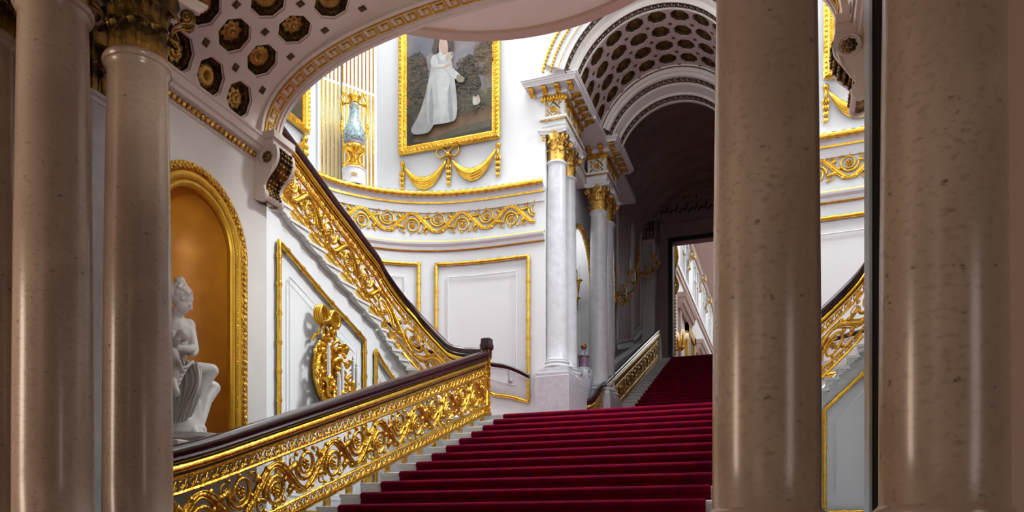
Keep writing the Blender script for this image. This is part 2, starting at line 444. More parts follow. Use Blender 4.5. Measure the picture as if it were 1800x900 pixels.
def coffers(surf, S, Y, ds, dy, r, m):
    """octagonal wells sunk in a vault; surf(s, y, depth) -> point, depth is away from the room"""
    def ring(s, y, f, d): return [surf(s + f(a)[0], y + f(a)[1], d) for a in [2 * PI * i / 16 for i in range(16)]]
    def sq(a):
        k = 0.5 / max(abs(math.cos(a)), abs(math.sin(a))); return (math.cos(a) * k * ds, math.sin(a) * k * dy)
    def oc(q):
        def g(a):
            w = (a + PI / 8) % (PI / 4) - PI / 8
            k = q * r / math.cos(w); return (math.cos(a) * k, math.sin(a) * k)
        return g
    for s in S:
        for y in Y:
            R = [ring(s, y, sq, 0), ring(s, y, oc(1.0), 0), ring(s, y, oc(1.0), 0.018), ring(s, y, oc(0.93), 0.022), ring(s, y, oc(0.90), 0.05),
                 ring(s, y, oc(0.74), 0.055), ring(s, y, oc(0.70), 0.045), ring(s, y, oc(0.66), 0.085), ring(s, y, oc(0.02), 0.09)]
            mats = [0, 0, 0, 1, 1, 2, 1, 1]
            for a, b, k in zip(R, R[1:], mats):
                m.mat(k); m.grid([a, b], closed_v=True)
            m.mat(2)                                       # leaf bites round the frame
            for i in range(24):
                a = 2 * PI * i / 24; f = oc(0.82)(a); p = surf(s + f[0], y + f[1], 0.05)
                m.ball(p, 0.034 * r / 0.155 * 0.45, 5, 3)
            m.mat(1)
            c = [surf(s + ds / 2 + i * 0.034, y + dy / 2 + j * 0.034, -0.004) for i, j in ((-1, -1), (1, -1), (1, 1), (-1, 1))]
            e = [surf(s + ds / 2 + i * 0.022, y + dy / 2 + j * 0.022, -0.012) for i, j in ((-1, -1), (1, -1), (1, 1), (-1, 1))]
            m.grid([c, e], closed_v=True); m.add(e, [(0, 1, 2, 3)])
    m.mat(0)
VC = superellipse(VA, VB, VN)
def vault(s, y, d):
    p, t = curve_at(VC, s); nrm = Vector((-t.z, 0, t.x))
    return Vector((XM + p.x, y, VZ + p.z)) + nrm * d
s1 = 0.0
while (lambda p: p.z)(curve_at(VC, s1)[0]) < 0.26: s1 += 0.002
DS, DY = 0.42, 0.405
NS = 15
DS = (VC[1][-1] - 2 * s1) / (NS - 1)
SS = [s1 + DS * i for i in range(NS)]
YY = [6.455 - DY * i for i in range(6)]
m = MB()
coffers(vault, SS, YY, DS, DY, 0.160, m)
for a, b in ((0.0, SS[0] - DS / 2), (SS[-1] + DS / 2, VC[1][-1])):
    k = 6
    m.grid([[vault(a + (b - a) * i / k, y, 0) for y in (YY[-1] - DY / 2, RIB0)] for i in range(k + 1)])
m.grid([[vault(SS[0] - DS / 2 + (SS[-1] - SS[0] + DS) * i / 90, y, 0) for y in (YY[0] + DY / 2, RIB0)] for i in range(91)])
m.grid([[vault(VC[1][-1] * i / 90, y, 0) for y in (3.2, YY[-1] - DY / 2)] for i in range(91)])
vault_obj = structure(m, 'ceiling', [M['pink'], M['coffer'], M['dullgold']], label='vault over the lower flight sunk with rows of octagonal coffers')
# rosettes
def rosette_mesh(np=14):
    m = MB()
    for i in range(np):
        a = 2 * PI * i / np; d = Vector((math.cos(a), math.sin(a), 0)); q = Vector((-d.y, d.x, 0))
        rows = []
        for k in range(6):
            t = k / 5; w = (0.07 + 0.15 * math.sin(PI * (0.15 + 0.8 * t))) * (1 if k < 5 else 0.25)
            c = d * (0.26 + 0.72 * t) + Vector((0, 0, 0.10 + 0.22 * math.sin(PI * (0.2 + 0.8 * t))))
            rows.append([c - q * w - Vector((0, 0, 0.03)), c - q * w * 0.55 + Vector((0, 0, 0.05)), c - Vector((0, 0, 0.02)), c + q * w * 0.55 + Vector((0, 0, 0.05)), c + q * w - Vector((0, 0, 0.03))])
        m.grid(rows)
    for i in range(7):
        a = 2 * PI * i / 7; m.ball((0.17 * math.cos(a), 0.17 * math.sin(a), 0.25), 0.10, 6, 4)
    m.ball((0, 0, 0.30), 0.13, 8, 5)
    m.lathe([(0.01, 0.0), (0.42, 0.0), (0.30, 0.16), (0.01, 0.2)], n=12)
    return m
def leaf_rosette_mesh():
    m = MB()
    for ringi, (np, r0, r1, h) in enumerate(((8, 0.2, 0.98, 0.16), (8, 0.1, 0.62, 0.30))):
        for i in range(np):
            a = 2 * PI * (i + 0.5 * ringi) / np; d = Vector((math.cos(a), math.sin(a), 0)); q = Vector((-d.y, d.x, 0))
            rows = []
            for k in range(8):
                t = k / 7; w = 0.24 * math.sin(PI * (0.12 + 0.84 * t)) * (1 + 0.22 * math.sin(5 * PI * t)) * (r1 / 0.98) ** 0.6
                c = d * (r0 + (r1 - r0) * t) + Vector((0, 0, h * math.sin(PI * (0.25 + 0.7 * t)) + 0.05))
                rows.append([c - q * w, c - q * w * 0.5 + Vector((0, 0, 0.08)), c + Vector((0, 0, 0.0)), c + q * w * 0.5 + Vector((0, 0, 0.08)), c + q * w])
            m.grid(rows)
    m.ball((0, 0, 0.34), 0.16, 8, 5)
    m.lathe([(0.01, 0.0), (0.4, 0.0), (0.25, 0.14), (0.01, 0.2)], n=12)
    return m
ros = [rosette_mesh(), leaf_rosette_mesh()]
def make_rosettes(parent, surf, S, Y, r, d, mat, start=0):
    me = [None, None]
    for i, s in enumerate(S):
        for j, y in enumerate(Y):
            k = (i + j + start) % 2
            p = surf(s, y, d); ts = (surf(s + 0.01, y, d) - surf(s - 0.01, y, d)).normalized(); ty = Vector((0, 1, 0))
            nz = ts.cross(ty).normalized()
            if (surf(s, y, d - 0.05) - p).dot(nz) < 0: ty = -ty; nz = ts.cross(ty).normalized()
            if me[k] is None:
                o = ros[k].build('rosette', mat, parent, True); me[k] = o.data
            else:
                o = bpy.data.objects.new('rosette', me[k]); COL.objects.link(o); o.parent = parent
            o.matrix_local = Matrix(((ts.x * r, ty.x * r, nz.x * r, p.x), (ts.y * r, ty.y * r, nz.y * r, p.y), (ts.z * r, ty.z * r, nz.z * r, p.z), (0, 0, 0, 1)))
make_rosettes(vault_obj, vault, SS[:7], YY[:5], 0.118, 0.085, M['rosegilt'], 1)

# --- rib of the arch with its gilded key pattern
RC = superellipse(2.74, 1.0, 2.4)
def rib(s, y, d):
    p, t = curve_at(RC, s); nrm = Vector((-t.z, 0, t.x))
    return Vector((XM + p.x, y, 4.1 + p.z)) + nrm * d
m = MB(); K = 100; LR = RC[1][-1]
rows = []
for i in range(K + 1):
    s = LR * i / K
    b = rib(s, 0, 0)
    row = [rib(s, RIB0 - 0.03, 0.12), rib(s, RIB0, 0.035), rib(s, RIB0, 0.0), rib(s, RIB0 + 0.03, -0.006), rib(s, RIB0 + 0.04, 0.012), rib(s, RIB1 - 0.08, 0.012), rib(s, RIB1 - 0.07, -0.006),
           rib(s, RIB1 - 0.045, -0.006), rib(s, RIB1 - 0.04, -0.018), rib(s, RIB1, -0.018)]
    rows.append(row)
m.grid(rows)
rows = [[rib(LR * i / K, RIB1, -0.018), Vector((rib(LR * i / K, 0, 0).x, RIB1, 5.3))] for i in range(K + 1)]
m.grid(rows)
m.add([(WALL_X, RIB1, 4.1), (XM - 2.74, RIB1, 4.1), (XM - 2.74, RIB1, 5.3), (WALL_X, RIB1, 5.3)], [(0, 1, 2, 3)])
m.add([(XM + 2.74, RIB1, 4.1), (0.58, RIB1, 4.1), (0.58, RIB1, 5.3), (XM + 2.74, RIB1, 5.3)], [(0, 1, 2, 3)])
structure(m, 'trim_1', M['pink'], label='moulded rib at the mouth of the coffered vault')
def key_pattern(surf, s0, s1, y0, y1, pitch, w, d, m, hgt=0.012):
    """meander of raised ribbon between two lines"""
    def ribbon(a, b):
        (sa, ya), (sb, yb) = a, b
        ln = math.hypot(sb - sa, yb - ya)
        if ln < 1e-6: return
        ux, uy = (sb - sa) / ln, (yb - ya) / ln
        px, py = -uy * w / 2, ux * w / 2
        n = max(1, int(abs(sb - sa) / 0.08))
        for i in range(n):
            t0, t1 = i / n, (i + 1) / n
            e0 = -w / 2 if i == 0 else 0; e1 = w / 2 if i == n - 1 else 0
            q = []
            for t, e in ((t0, e0), (t1, e1)):
                for sg in (1, -1):
                    q.append((sa + (sb - sa) * t + ux * e + px * sg, ya + (yb - ya) * t + uy * e + py * sg))
            lo = [surf(x, y, d) for x, y in q]; hi = [surf(x, y, d - hgt) for x, y in q]
            m.add(lo + hi, [(4, 5, 7, 6), (0, 1, 5, 4), (2, 6, 7, 3), (0, 4, 6, 2), (1, 3, 7, 5)])
    n = max(1, int(round((s1 - s0) / pitch))); p = (s1 - s0) / n; h = y1 - y0
    for i in range(n):
        s = s0 + p * i
        pts = [(s, y0), (s, y1), (s + 0.78 * p, y1), (s + 0.78 * p, y0 + 0.34 * h), (s + 0.40 * p, y0 + 0.34 * h), (s + 0.40 * p, y0 + 0.66 * h)]
        for a, b in zip(pts, pts[1:]): ribbon(a, b)
        ribbon((s, y0), (s + p, y0))
m = MB(); key_pattern(rib, 0.06, LR - 0.06, RIB0 + 0.065, RIB1 - 0.105, 0.15, 0.016, 0.012, m)
structure(m, 'trim_2', M['goldflat'], label='gilded key pattern along the underside of the rib')
# --- cornice along the left wall under the vault, with gilt eggs
m = MB()
prof = [(0, 3.86), (0.02, 3.86), (0.025, 3.93), (0.09, 3.95), (0.10, 3.985), (0.13, 3.99), (0.14, 4.06), (0.155, 4.065), (0.155, 4.09), (0, 4.09)]
for x, sg in ((WALL_X, 1), (0.58, -1)):
    m.loft([[(x + sg * a, y, z) for a, z in prof] for y in (3.9, 6.80)])
structure(m, 'trim_3', M['pink'], label='moulded cornice along the walls at the foot of the vault')
m = MB()
for x in (WALL_X + 0.045, 0.58 - 0.045):
    y = 4.3
    while y < 6.78:
        m.ball((x, y, 3.905), (0.03, 0.024, 0.034), 6, 4); y += 0.062
structure(m, 'trim_4', M['bronze'], True, label='row of gilded eggs below the cornice')
# impost blocks over the brackets
m = MB()
for x0, x1 in ((WALL_X - 0.02, -4.93), (0.315, 0.60)):
    m.box(x0, x1, RIB0 - 0.04, RIB1 + 0.02, 4.06, 4.13); m.box(x0, x1 - 0.03 if x1 < 0 else x1, RIB0 - 0.015, RIB1, 4.0, 4.07)
structure(m, 'trim_5', M['pink'], label='moulded impost blocks the rib stands on')

# --- upper floor over the vault with the round balcony bulging into the stairwell
m = MB(); m.box(-9.4, 6.7, 3.3, RIB1 + 0.0, 5.26, 5.46)
structure(m, 'ceiling', M['pink'], label='upper floor above the vault')
RB, CB = 2.24, 5.60
def bow(r, n=40):
    a0 = math.asin((RIB1 - CB - 0.02) / r)
    return [(XM + r * math.cos(PI - a0 - (PI - 2 * a0) * i / n), CB + r * math.sin(PI - a0 - (PI - 2 * a0) * i / n)) for i in range(n + 1)]
m = MB(); m.prism(bow(RB), 5.27, 5.45)
structure(m, 'ceiling', M['soffit'], label='smooth underside of the round balcony')
m = MB()
P = bow(RB); m.loft([[(XM + (p[0] - XM) * k, CB + (p[1] - CB) * k, z) for k, z in ((0.965, 5.275), (0.965, 5.235), (1.02, 5.235), (1.03, 5.29), (1.015, 5.45), (0.98, 5.45))] for p in P])
structure(m, 'trim_6', M['beige'], label='tan moulded rim round the balcony edge')

# --- walls of the stairwell: curved on both sides, meeting the arch of the upper flight
WPTS = [(-8.86, 6.7), (-8.86, 9.0), (-8.82, 10.6), (-8.72, 11.6), (-8.56, 12.4), (-8.292, 13.056), (-8.017, 13.423), (-7.621, 13.804), (-7.144, 14.11), (-6.513, 14.347), (-5.948, 14.44), (-5.4, 14.47), (-4.9, 14.47), (-4.46, 14.47)]
def wall_pts(mir, z): return [((MX(x) if mir else x), y, z) for x, y in WPTS]
WL = Path(catmull(wall_pts(False, 0), 8), 0.08, 1.0)
WR = Path(catmull(wall_pts(True, 0), 8), 0.08, -1.0)
ROOF = 17.0
for W, nm in ((WL, 'wall_stair_left'), (WR, 'wall_stair_right')):
    m = MB(); m.sweep(W.P, W.N, [(0, FLOOR - 0.2), (0, 6.79), (-0.25, 6.79), (-0.25, FLOOR - 0.2)]); structure(m, nm, M['white'], True, 30)
def s_of_u(W, u, Z=6.78):
    """distance along a stairwell wall where the photograph's column u meets it"""
    best = None
    for i in range(400):
        s = W.L * i / 399; p = W.at(s)
        d = -p.x * SN + p.y * CS
        if d < 1: continue
        uu = 900 + EYE_F * (p.x * CS + p.y * SN) / d
        if best is None or abs(uu - u) < best[0]: best = (abs(uu - u), s)
    return best[1]
def wall_sweep(name, prof, mat, label, s0=0.3, s1=None, smooth=False):
    m = MB()
    for W in (WL, WR):
        P, N = W.part(s0, W.L - 0.0 if s1 is None else s1); m.sweep(P, N, prof)
    return structure(m, name, mat, smooth, 40, label)
wall_sweep('trim_7', [(-0.02, 6.44), (0.03, 6.44), (0.03, 6.60), (0.06, 6.62), (0.08, 6.70), (0.16, 6.74), (0.16, 6.795), (-0.02, 6.795)], M['white'], 'white cornice ledge round the curved wall')
m = MB()
for W in (WL, WR):                                         # the rope moulding
    n = int(W.L / 0.035); rows = []
    for i in range(n + 1):
        s = 0.3 + (W.L - 0.3) * i / n; row = []
        for k in range(10):
            a = 2 * PI * k / 10; r = 0.050 + 0.010 * math.sin(3 * a + s * 42)
            row.append(W.at(s, 6.755 + r * math.sin(a), 0.165 + r * math.cos(a) * 0.7))
        rows.append(row)
    m.loft(rows)
structure(m, 'trim_8', M['gold'], True, label='gilded rope moulding along the top of the curved cornice')
wall_sweep('trim_9', [(0, 6.605), (0.065, 6.605), (0.065, 6.64), (0, 6.64)], M['gold'], 'thin gilded fillet under the rope moulding')
wall_sweep('trim_10', [(0, 5.835), (0.05, 5.835), (0.06, 5.855), (0.05, 5.875), (0, 5.875)], M['gold'], 'upper gilded fillet under the scroll frieze')
wall_sweep('trim_11', [(-0.02, 5.70), (0.03, 5.70), (0.04, 5.76), (0.09, 5.80), (0.10, 5.84), (-0.02, 5.84)], M['white'], 'white moulding under the scroll frieze')
wall_sweep('trim_12', [(0, 5.672), (0.03, 5.672), (0.04, 5.686), (0.03, 5.70), (0, 5.70)], M['gold'], 'lower gilded fillet under the scroll frieze')
# straight upper walls standing behind the ledge, with a splayed corner
UPW = [(-8.80, 6.9), (-8.80, 13.35), (-8.08, 14.42), (-4.45, 14.46)]
for mir, nm in ((False, 'wall_upper_left'), (True, 'wall_upper_right')):
    q = MX if mir else (lambda x: x)
    m = MB(); out = [(-9.1, 6.9), (-9.1, 13.5), (-8.3, 14.75), (-4.45, 14.75)]
    for z0, z1 in ((6.7, ROOF),):
        for a, b, c, d in zip(UPW, UPW[1:], out[1:], out):
            m.prism([(q(p[0]), p[1]) for p in (a, b, c, d)], z0, z1)
    structure(m, nm, M['white'])
    m = MB()
    rows = []
    for p in (WR if mir else WL).P:
        rows.append([(p.x, p.y, 6.792), (q(min(max(q(p.x), -8.9), -4.4)), 14.5, 6.792) if p.y > 13.3 else (q(-8.95), p.y, 6.792)])
    m.grid(rows); structure(m, 'trim_26', M['white'], label='flat top of the cornice ledge')
# shell round the stairwell above
m = MB(); m.box(-9.4, 4.7, 3.1, 3.3, 4.3, ROOF); structure(m, 'wall_front_upper', M['white'])
m = MB(); m.box(-9.4, -9.1, 3.2, 7.0, 5.3, ROOF); structure(m, 'wall_left_upper', M['white'])
m = MB(); m.box(4.1, 4.7, 3.2, 7.0, 5.3, ROOF); structure(m, 'wall_right_upper', M['white'])
m = MB(); m.box(-9.4, 4.7, 3.1, 8.7, ROOF, ROOF + 0.2); m.box(-9.4, 4.7, 14.0, 15.0, ROOF, ROOF + 0.2); m.box(-9.4, -7.0, 8.7, 14.0, ROOF, ROOF + 0.2); m.box(2.25, 4.7, 8.7, 14.0, ROOF, ROOF + 0.2)
structure(m, 'ceiling', M['white'], label='white ceiling round the glass dome of the stairwell')
m = MB(); m.box(-7.0, 2.25, 8.7, 14.0, ROOF + 0.12, ROOF + 0.16); structure(m, 'window_1', M['sky'], label='glass of the stairwell skylight')
for x0, x1, nm in ((-8.80, -8.78, 'window_7'), (4.03, 4.05, 'window_8')):  # glowing panes added behind the side fills, no real openings
    m = MB(); m.box(x0, x1, 10.6, 13.2, 9.9, 12.5); structure(m, nm, M['sky'])

# --- the wall of the upper arch and its archivolts
AC, AR = 8.1, 2.05
m = MB(); n = 32
A = [(XM + AR * math.cos(PI - PI * i / n), AC + AR * math.sin(PI - PI * i / n)) for i in range(n + 1)]
x0, x1 = -4.46, MX(-4.46)
for p, q in zip(A, A[1:]):
    m.add([(p[0], ARCH_Y, p[1]), (q[0], ARCH_Y, q[1]), (q[0], ARCH_Y, ROOF), (p[0], ARCH_Y, ROOF)], [(0, 1, 2, 3)])
m.add([(x0, ARCH_Y, 8.615), (A[0][0], ARCH_Y, 8.615), (A[0][0], ARCH_Y, ROOF), (x0, ARCH_Y, ROOF)], [(0, 1, 2, 3)])
m.add([(A[-1][0], ARCH_Y, 8.615), (x1, ARCH_Y, 8.615), (x1, ARCH_Y, ROOF), (A[-1][0], ARCH_Y, ROOF)], [(0, 1, 2, 3)])
structure(m, 'wall_arch', M['white'])
SPR_Z = 8.60
def a_start(R): return math.asin(min((SPR_Z - AC) / R, 0.9))
def ring_band(name, prof, mat, label, n=56, smooth=False):
    """prof: list of (radius, y) swept round the arch centre"""
    a0 = a_start(prof[0][0]); m = MB(); m.loft([[(XM + r * math.cos(PI - a0 - (PI - 2 * a0) * i / n), y, AC + r * math.sin(PI - a0 - (PI - 2 * a0) * i / n)) for r, y in prof] for i in range(n + 1)])
    return structure(m, name, mat, smooth, 40, label)
ring_band('trim_13', [(1.66, ARCH_Y + 0.1), (1.66, AF - 0.05), (1.74, AF - 0.06), (1.76, AF - 0.09), (1.86, AF - 0.10), (1.90, AF - 0.13), (2.02, AF - 0.15), (2.06, AF - 0.13), (2.08, AF), (2.08, ARCH_Y + 0.1)], M['white'], 'white stepped archivolt of the upper arch')
def bead_ring(name, r, y, size, step, label, mat):
    m = MB(); a0 = a_start(r); k = int((PI - 2 * a0) * r / step)
    for i in range(k + 1):
        a = a0 + (PI - 2 * a0) * i / k; t = Vector((-math.sin(a), 0, math.cos(a))); c = Vector((XM + r * math.cos(a), y, AC + r * math.sin(a))); q = Vector((math.cos(a), 0, math.sin(a)))
        m.tube([c - t * step * 0.6 + q * size * 0.7, c + t * step * 0.6 - q * size * 0.7], [size * 0.5, size * 0.75], 5)
    return structure(m, name, mat, True, None, label)
bead_ring('trim_14', 2.02, AF - 0.155, 0.034, 0.07, 'outer gilded rope round the upper arch', M['gold'])
bead_ring('trim_15', 1.885, AF - 0.12, 0.026, 0.06, 'middle gilded rope round the upper arch', M['gold'])
bead_ring('trim_16', 1.76, AF - 0.09, 0.009, 0.03, 'thin gilded bead round the upper arch', M['gold'])
def barrel(R, zc=AC):
    def f(s, y, d):
        a = PI - s / R; return Vector((XM + (R + d) * math.cos(a), y, zc + (R + d) * math.sin(a)))
    return f
def barrel_shell(name, R, y0, y1, mat, label, extra=0.0, zc=AC):
    f = barrel(R, zc); m = MB(); n = 48
    m.grid([[f(PI * R * i / n, y, 0) for y in (y0, y1)] for i in range(n + 1)])
    return structure(m, name, mat, True, None, label)
# soffit rings: key band, plain splay, key band
m = MB(); n = 48
prof = [(1.655, AF - 0.05), (1.655, AF + 0.09), (1.62, AF + 0.10), (1.60, AF + 0.20), (1.52, AF + 0.23), (1.52, AF + 0.36), (1.49, AF + 0.37), (1.49, AF + 0.40), (1.53, AF + 0.42)]
a0 = a_start(1.4); m.grid([[(XM + r * math.cos(PI - a0 - (PI - 2 * a0) * i / n), y, AC + r * math.sin(PI - a0 - (PI - 2 * a0) * i / n)) for r, y in prof] for i in range(n + 1)])
structure(m, 'trim_17', M['cream'], True, 30, 'plain moulded soffit inside the mouth of the upper arch')
m = MB()
key_pattern(barrel(1.655), 1.66 * a_start(1.66), 1.66 * (PI - a_start(1.66)), AF - 0.035, AF + 0.075, 0.12, 0.016, 0.0, m)
key_pattern(barrel(1.52), 1.52 * a_start(1.52), 1.52 * (PI - a_start(1.52)), AF + 0.245, AF + 0.35, 0.12, 0.018, 0.0, m)
structure(m, 'trim_18', M['coffer'], label='dark key pattern round the inside of the upper arch')
BY0, BY1 = AF + 0.42, 16.30
m = MB(); NB2 = 9; R2 = 1.53; ds2 = (PI - 2 * a_start(R2)) * R2 / NB2; dy2 = (BY1 - BY0) / 4
S2 = [a_start(R2) * R2 + ds2 * (i + 0.5) for i in range(NB2)]; Y2 = [BY0 + dy2 * (j + 0.5) for j in range(4)]
coffers(barrel(R2), S2, Y2, ds2, dy2, 0.176, m)
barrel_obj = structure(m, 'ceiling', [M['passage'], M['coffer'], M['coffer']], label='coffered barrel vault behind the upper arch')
make_rosettes(barrel_obj, barrel(R2), S2, Y2, 0.128, 0.08, M['dullgold'], 0)
# second arch
m = MB()
prof = [(1.54, BY1 - 0.02), (1.50, BY1 + 0.0), (1.49, BY1 + 0.04), (1.44, BY1 + 0.06), (1.43, BY1 + 0.10), (1.38, BY1 + 0.12), (1.37, BY1 + 0.16), (1.37, BY1 + 0.36), (1.33, BY1 + 0.38), (1.29, BY1 + 0.6), (1.25, BY1 + 0.62), (1.25, BY1 + 0.82), (1.23, BY1 + 0.84), (1.23, BY1 + 0.9), (1.55, BY1 + 0.9)]
a0 = a_start(1.4); m.grid([[(XM + r * math.cos(PI - a0 - (PI - 2 * a0) * i / n), y, AC + r * math.sin(PI - a0 - (PI - 2 * a0) * i / n)) for r, y in prof] for i in range(n + 1)])
structure(m, 'trim_19', M['cream'], True, 30, 'stepped inner arch at the back of the coffered barrel')
m = MB()
key_pattern(barrel(1.37), 1.37 * a_start(1.37), 1.37 * (PI - a_start(1.37)), BY1 + 0.19, BY1 + 0.33, 0.12, 0.016, 0.0, m)
key_pattern(barrel(1.25), 1.25 * a_start(1.25), 1.25 * (PI - a_start(1.25)), BY1 + 0.65, BY1 + 0.79, 0.12, 0.016, 0.0, m)
structure(m, 'trim_20', M['coffer'], label='dark key pattern round the inner arch')
bead_ring('trim_21', 1.49, BY1 - 0.005, 0.012, 0.045, 'fine dark bead round the inner arch', M['coffer'])
# --- passage behind: walls, dark vault, end wall with the doorway
PX, PY1 = -4.52, 25.5
for mir in (False, True):
    q = MX if mir else (lambda x: x)
    xs = sorted((q(PX), q(PX - 0.3))); m = MB(); arch_wall(m, q(PX), 14.5, 18.6, LAND - 0.3, 11.5, 17.35, 5.95, 1.0, LAND - 0.02)
    xb = q(PX - 1.0)
    for y in (16.34, 18.36): m.add([(q(PX), y, LAND - 0.02), (xb, y, LAND - 0.02), (xb, y, 7.7), (q(PX), y, 7.7)], [(0, 1, 2, 3)])
    m.add([(xb, 16.34, LAND - 0.02), (xb, 18.36, LAND - 0.02), (xb, 18.36, 7.7), (xb, 16.34, 7.7)], [(0, 1, 2, 3)])
    for z in (LAND - 0.02, 7.7): m.add([(q(PX), 16.34, z), (xb, 16.34, z), (xb, 18.36, z), (q(PX), 18.36, z)], [(0, 1, 2, 3)])
    structure(m, 'wall_bay_right' if mir else 'wall_bay_left', M['white'])
    m = MB(); m.box(xs[0], xs[1], 18.6, PY1 + 0.3, LAND - 0.3, 11.5)
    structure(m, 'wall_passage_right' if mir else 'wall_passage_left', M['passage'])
R3 = 2.146
m = MB(); n = 40
f3 = barrel(R3, 8.9)
rows = []
for j in range(41):
    y = BY1 + 0.9 + (PY1 - BY1 - 0.9) * j / 40
    rows.append([f3(PI * R3 * i / n, y, (0.0 if (j % 4) else 0.09)) for i in range(n + 1)])
m.grid(rows); structure(m, 'ceiling', M['shaded_plaster'], label='ribbed dark barrel vault of the passage')
m = MB(); m.box(-4.9, 0.2, BY1 + 0.88, BY1 + 0.9, 9.4, 11.6)
A = [(XM + 1.3 * math.cos(PI - PI * i / 24), AC + 1.3 * math.sin(PI - PI * i / 24)) for i in range(25)]
structure(m, 'wall_inner_arch', M['cream'])
m = MB(); m.box(-5.0, 0.25, ARCH_Y, PY1 + 0.4, 11.4, 11.6); structure(m, 'ceiling', M['cream'], label='roof over the passage')
DX0, DX1, DZ = -3.60, MX(-3.60), 9.42
m = MB(); m.box(-4.9, DX0, PY1, PY1 + 0.35, TOP - 0.3, 11.4); m.box(DX1, 0.2, PY1, PY1 + 0.35, TOP - 0.3, 11.4); m.box(DX0, DX1, PY1, PY1 + 0.35, DZ, 11.4)
structure(m, 'wall_passage_end', M['shaded_plaster'])
m = MB()
for x0, x1, z0, z1 in ((DX0 - 0.14, DX0, TOP, DZ + 0.14), (DX1, DX1 + 0.14, TOP, DZ + 0.14), (DX0, DX1, DZ, DZ + 0.14)):
    m.box(x0, x1, PY1 - 0.06, PY1 + 0.02, z0, z1)
structure(m, 'door_1', M['black'], label='dark frame round the doorway to the gallery')
m = MB()
for z0, z1, p in ((10.05, 10.25, 0.10), (10.25, 10.6, 0.06), (10.6, 10.75, 0.16), (10.75, 10.9, 0.28), (10.9, 11.02, 0.36)):
    m.box(-4.5, MX(-4.5), PY1 - p, PY1 + 0.01, z0, z1)
    m.box(-4.5, -3.95, PY1 - p - 0.22, PY1 + 0.01, z0, z1); m.box(-4.5, -4.5 + p + 0.05, 19.5, PY1, z0, z1)
structure(m, 'trim_22', M['shaded_plaster'], label='entablature round the end of the passage')
m = MB()
for i in range(30):
    x = -4.4 + i * 0.14; m.box(x, x + 0.07, PY1 - 0.15, PY1 - 0.02, 10.62, 10.73)
for i in range(14):
    x = -4.3 + i * 0.3; m.tube([(x, PY1 - 0.07, 10.30), (x + 0.1, PY1 - 0.09, 10.42), (x + 0.2, PY1 - 0.09, 10.36), (x + 0.26, PY1 - 0.07, 10.55)], 0.035, 5)
structure(m, 'trim_23', M['coffer'], label='dark dentils and carving on the passage entablature')
# ------------------------------------------------------------------ staircases and carpets
Y0, Z0, TR, RS = 6.548, 0.327, 0.415, 0.14               # first nosing in view: distance, height; tread, riser
CX0, CX1, SX0, SX1 = -4.083, -0.665, -4.33, MX(-4.33)    # carpet and step edges
KB = -5
def step_profile(y, z, tread, rise, over=0.03):
    r = 0.018
    return [(y + 0.0, z - rise - 0.02), (y, z - 2 * r - 0.004)] + [(y - over + r - r * math.cos(a) , z - r - r * math.sin(a)) for a in (-PI / 2 + PI * i / 6 for i in range(7))][::1][::-1][::-1] + [(y + tread + 0.03, z), (y + tread + 0.03, z - rise - 0.02)]
def straight_flight(k0, k1, y_of, z_of, tread, x0, x1, name, label, cat='staircase'):
    root = empty(name, ((x0 + x1) / 2, y_of(k0), z_of(k0) - RS), label, cat)
    for k in range(k0, k1 + 1):
        y, z = y_of(k) + 0.052, z_of(k) - 0.014
        r = 0.018
        prof = [(y, z - RS), (y, z - 2 * r)] + [(y - 0.03 + r - r * math.cos(a), z - r + r * math.sin(a)) for a in (-PI / 2 + PI * i / 6 for i in range(7))] + [(y + tread + 0.02, z), (y + tread + 0.02, z - RS)]
        m = MB(); m.extrude([(x0, p[0], p[1]) for p in prof], (x1 - x0, 0, 0))
        put(m, 'step', M['stone'], root)
    return root
ly, lz = (lambda k: Y0 + TR * k), (lambda k: Z0 + RS * k)
straight_flight(KB, 11, ly, lz, TR, SX0, SX1, 'staircase', 'wide central flight of pale stone steps rising to the landing')
def carpet_strip(rows2, x0, x1, name, label, th=0.014, group=None):
    """rows2: (y, z) points of the top surface from bottom to top"""
    P = [Vector((p[0], p[1], 0)) for p in rows2]; low = []
    for i in range(len(P)):
        d = (P[min(i + 1, len(P) - 1)] - P[max(i - 1, 0)]).normalized(); low.append(P[i] + Vector((d.y, -d.x, 0)) * th)
    loop = [(p.x, p.y) for p in P] + [(p.x, p.y) for p in low[::-1]]
    m = MB(); n = len(P)
    e = 0.012
    xs = [x0, x0 + e, x1 - e, x1]
    top = [[(x, p.x, p.y) if 0 < i < 3 else (x, p.x * 0.35 + q.x * 0.65, p.y * 0.35 + q.y * 0.65) for i, x in enumerate(xs)] for p, q in zip(P, low)]
    bot = [[(x, q.x, q.y) for x in xs] for q in low]
    m.grid(top); m.grid(bot)
    for col in (0, 3): m.grid([[top[i][col], bot[i][col]] for i in range(n)])
    for r in (0, n - 1): m.grid([top[r], bot[r]])
    o = m.build(name, M['carpet'], None, True, 50)
    return tag(o, label, 'carpet', group)
def carpet_rows(k0, k1, y_of, z_of, rise, r=0.042):
    R = [(y_of(k0) + 0.012, z_of(k0) - rise)]
    for k in range(k0, k1 + 1):
        y, z = y_of(k), z_of(k)
        R += [(y + 0.014, z - rise + 0.02), (y + 0.012, z - 2 * r)]
        R += [(y + r - r * math.cos(a), z - r + r * math.sin(a)) for a in (-PI / 2 + PI * i / 8 for i in range(1, 9))]
        if k < k1: R.append((y_of(k + 1) + 0.0, z))
    return R
rows2 = carpet_rows(KB, 11, ly, lz, RS)
rows2 += [(y, LAND + 0.0) for y in (11.6, 13.0, 14.6, 15.35)]
carpet_strip(rows2, CX0, CX1, 'stair_carpet', 'wide crimson carpet running up the central flight onto the landing')
UY, UT = 15.5, 0.347
uy, uz = (lambda k: UY + UT * k), (lambda k: LAND + RS * k)
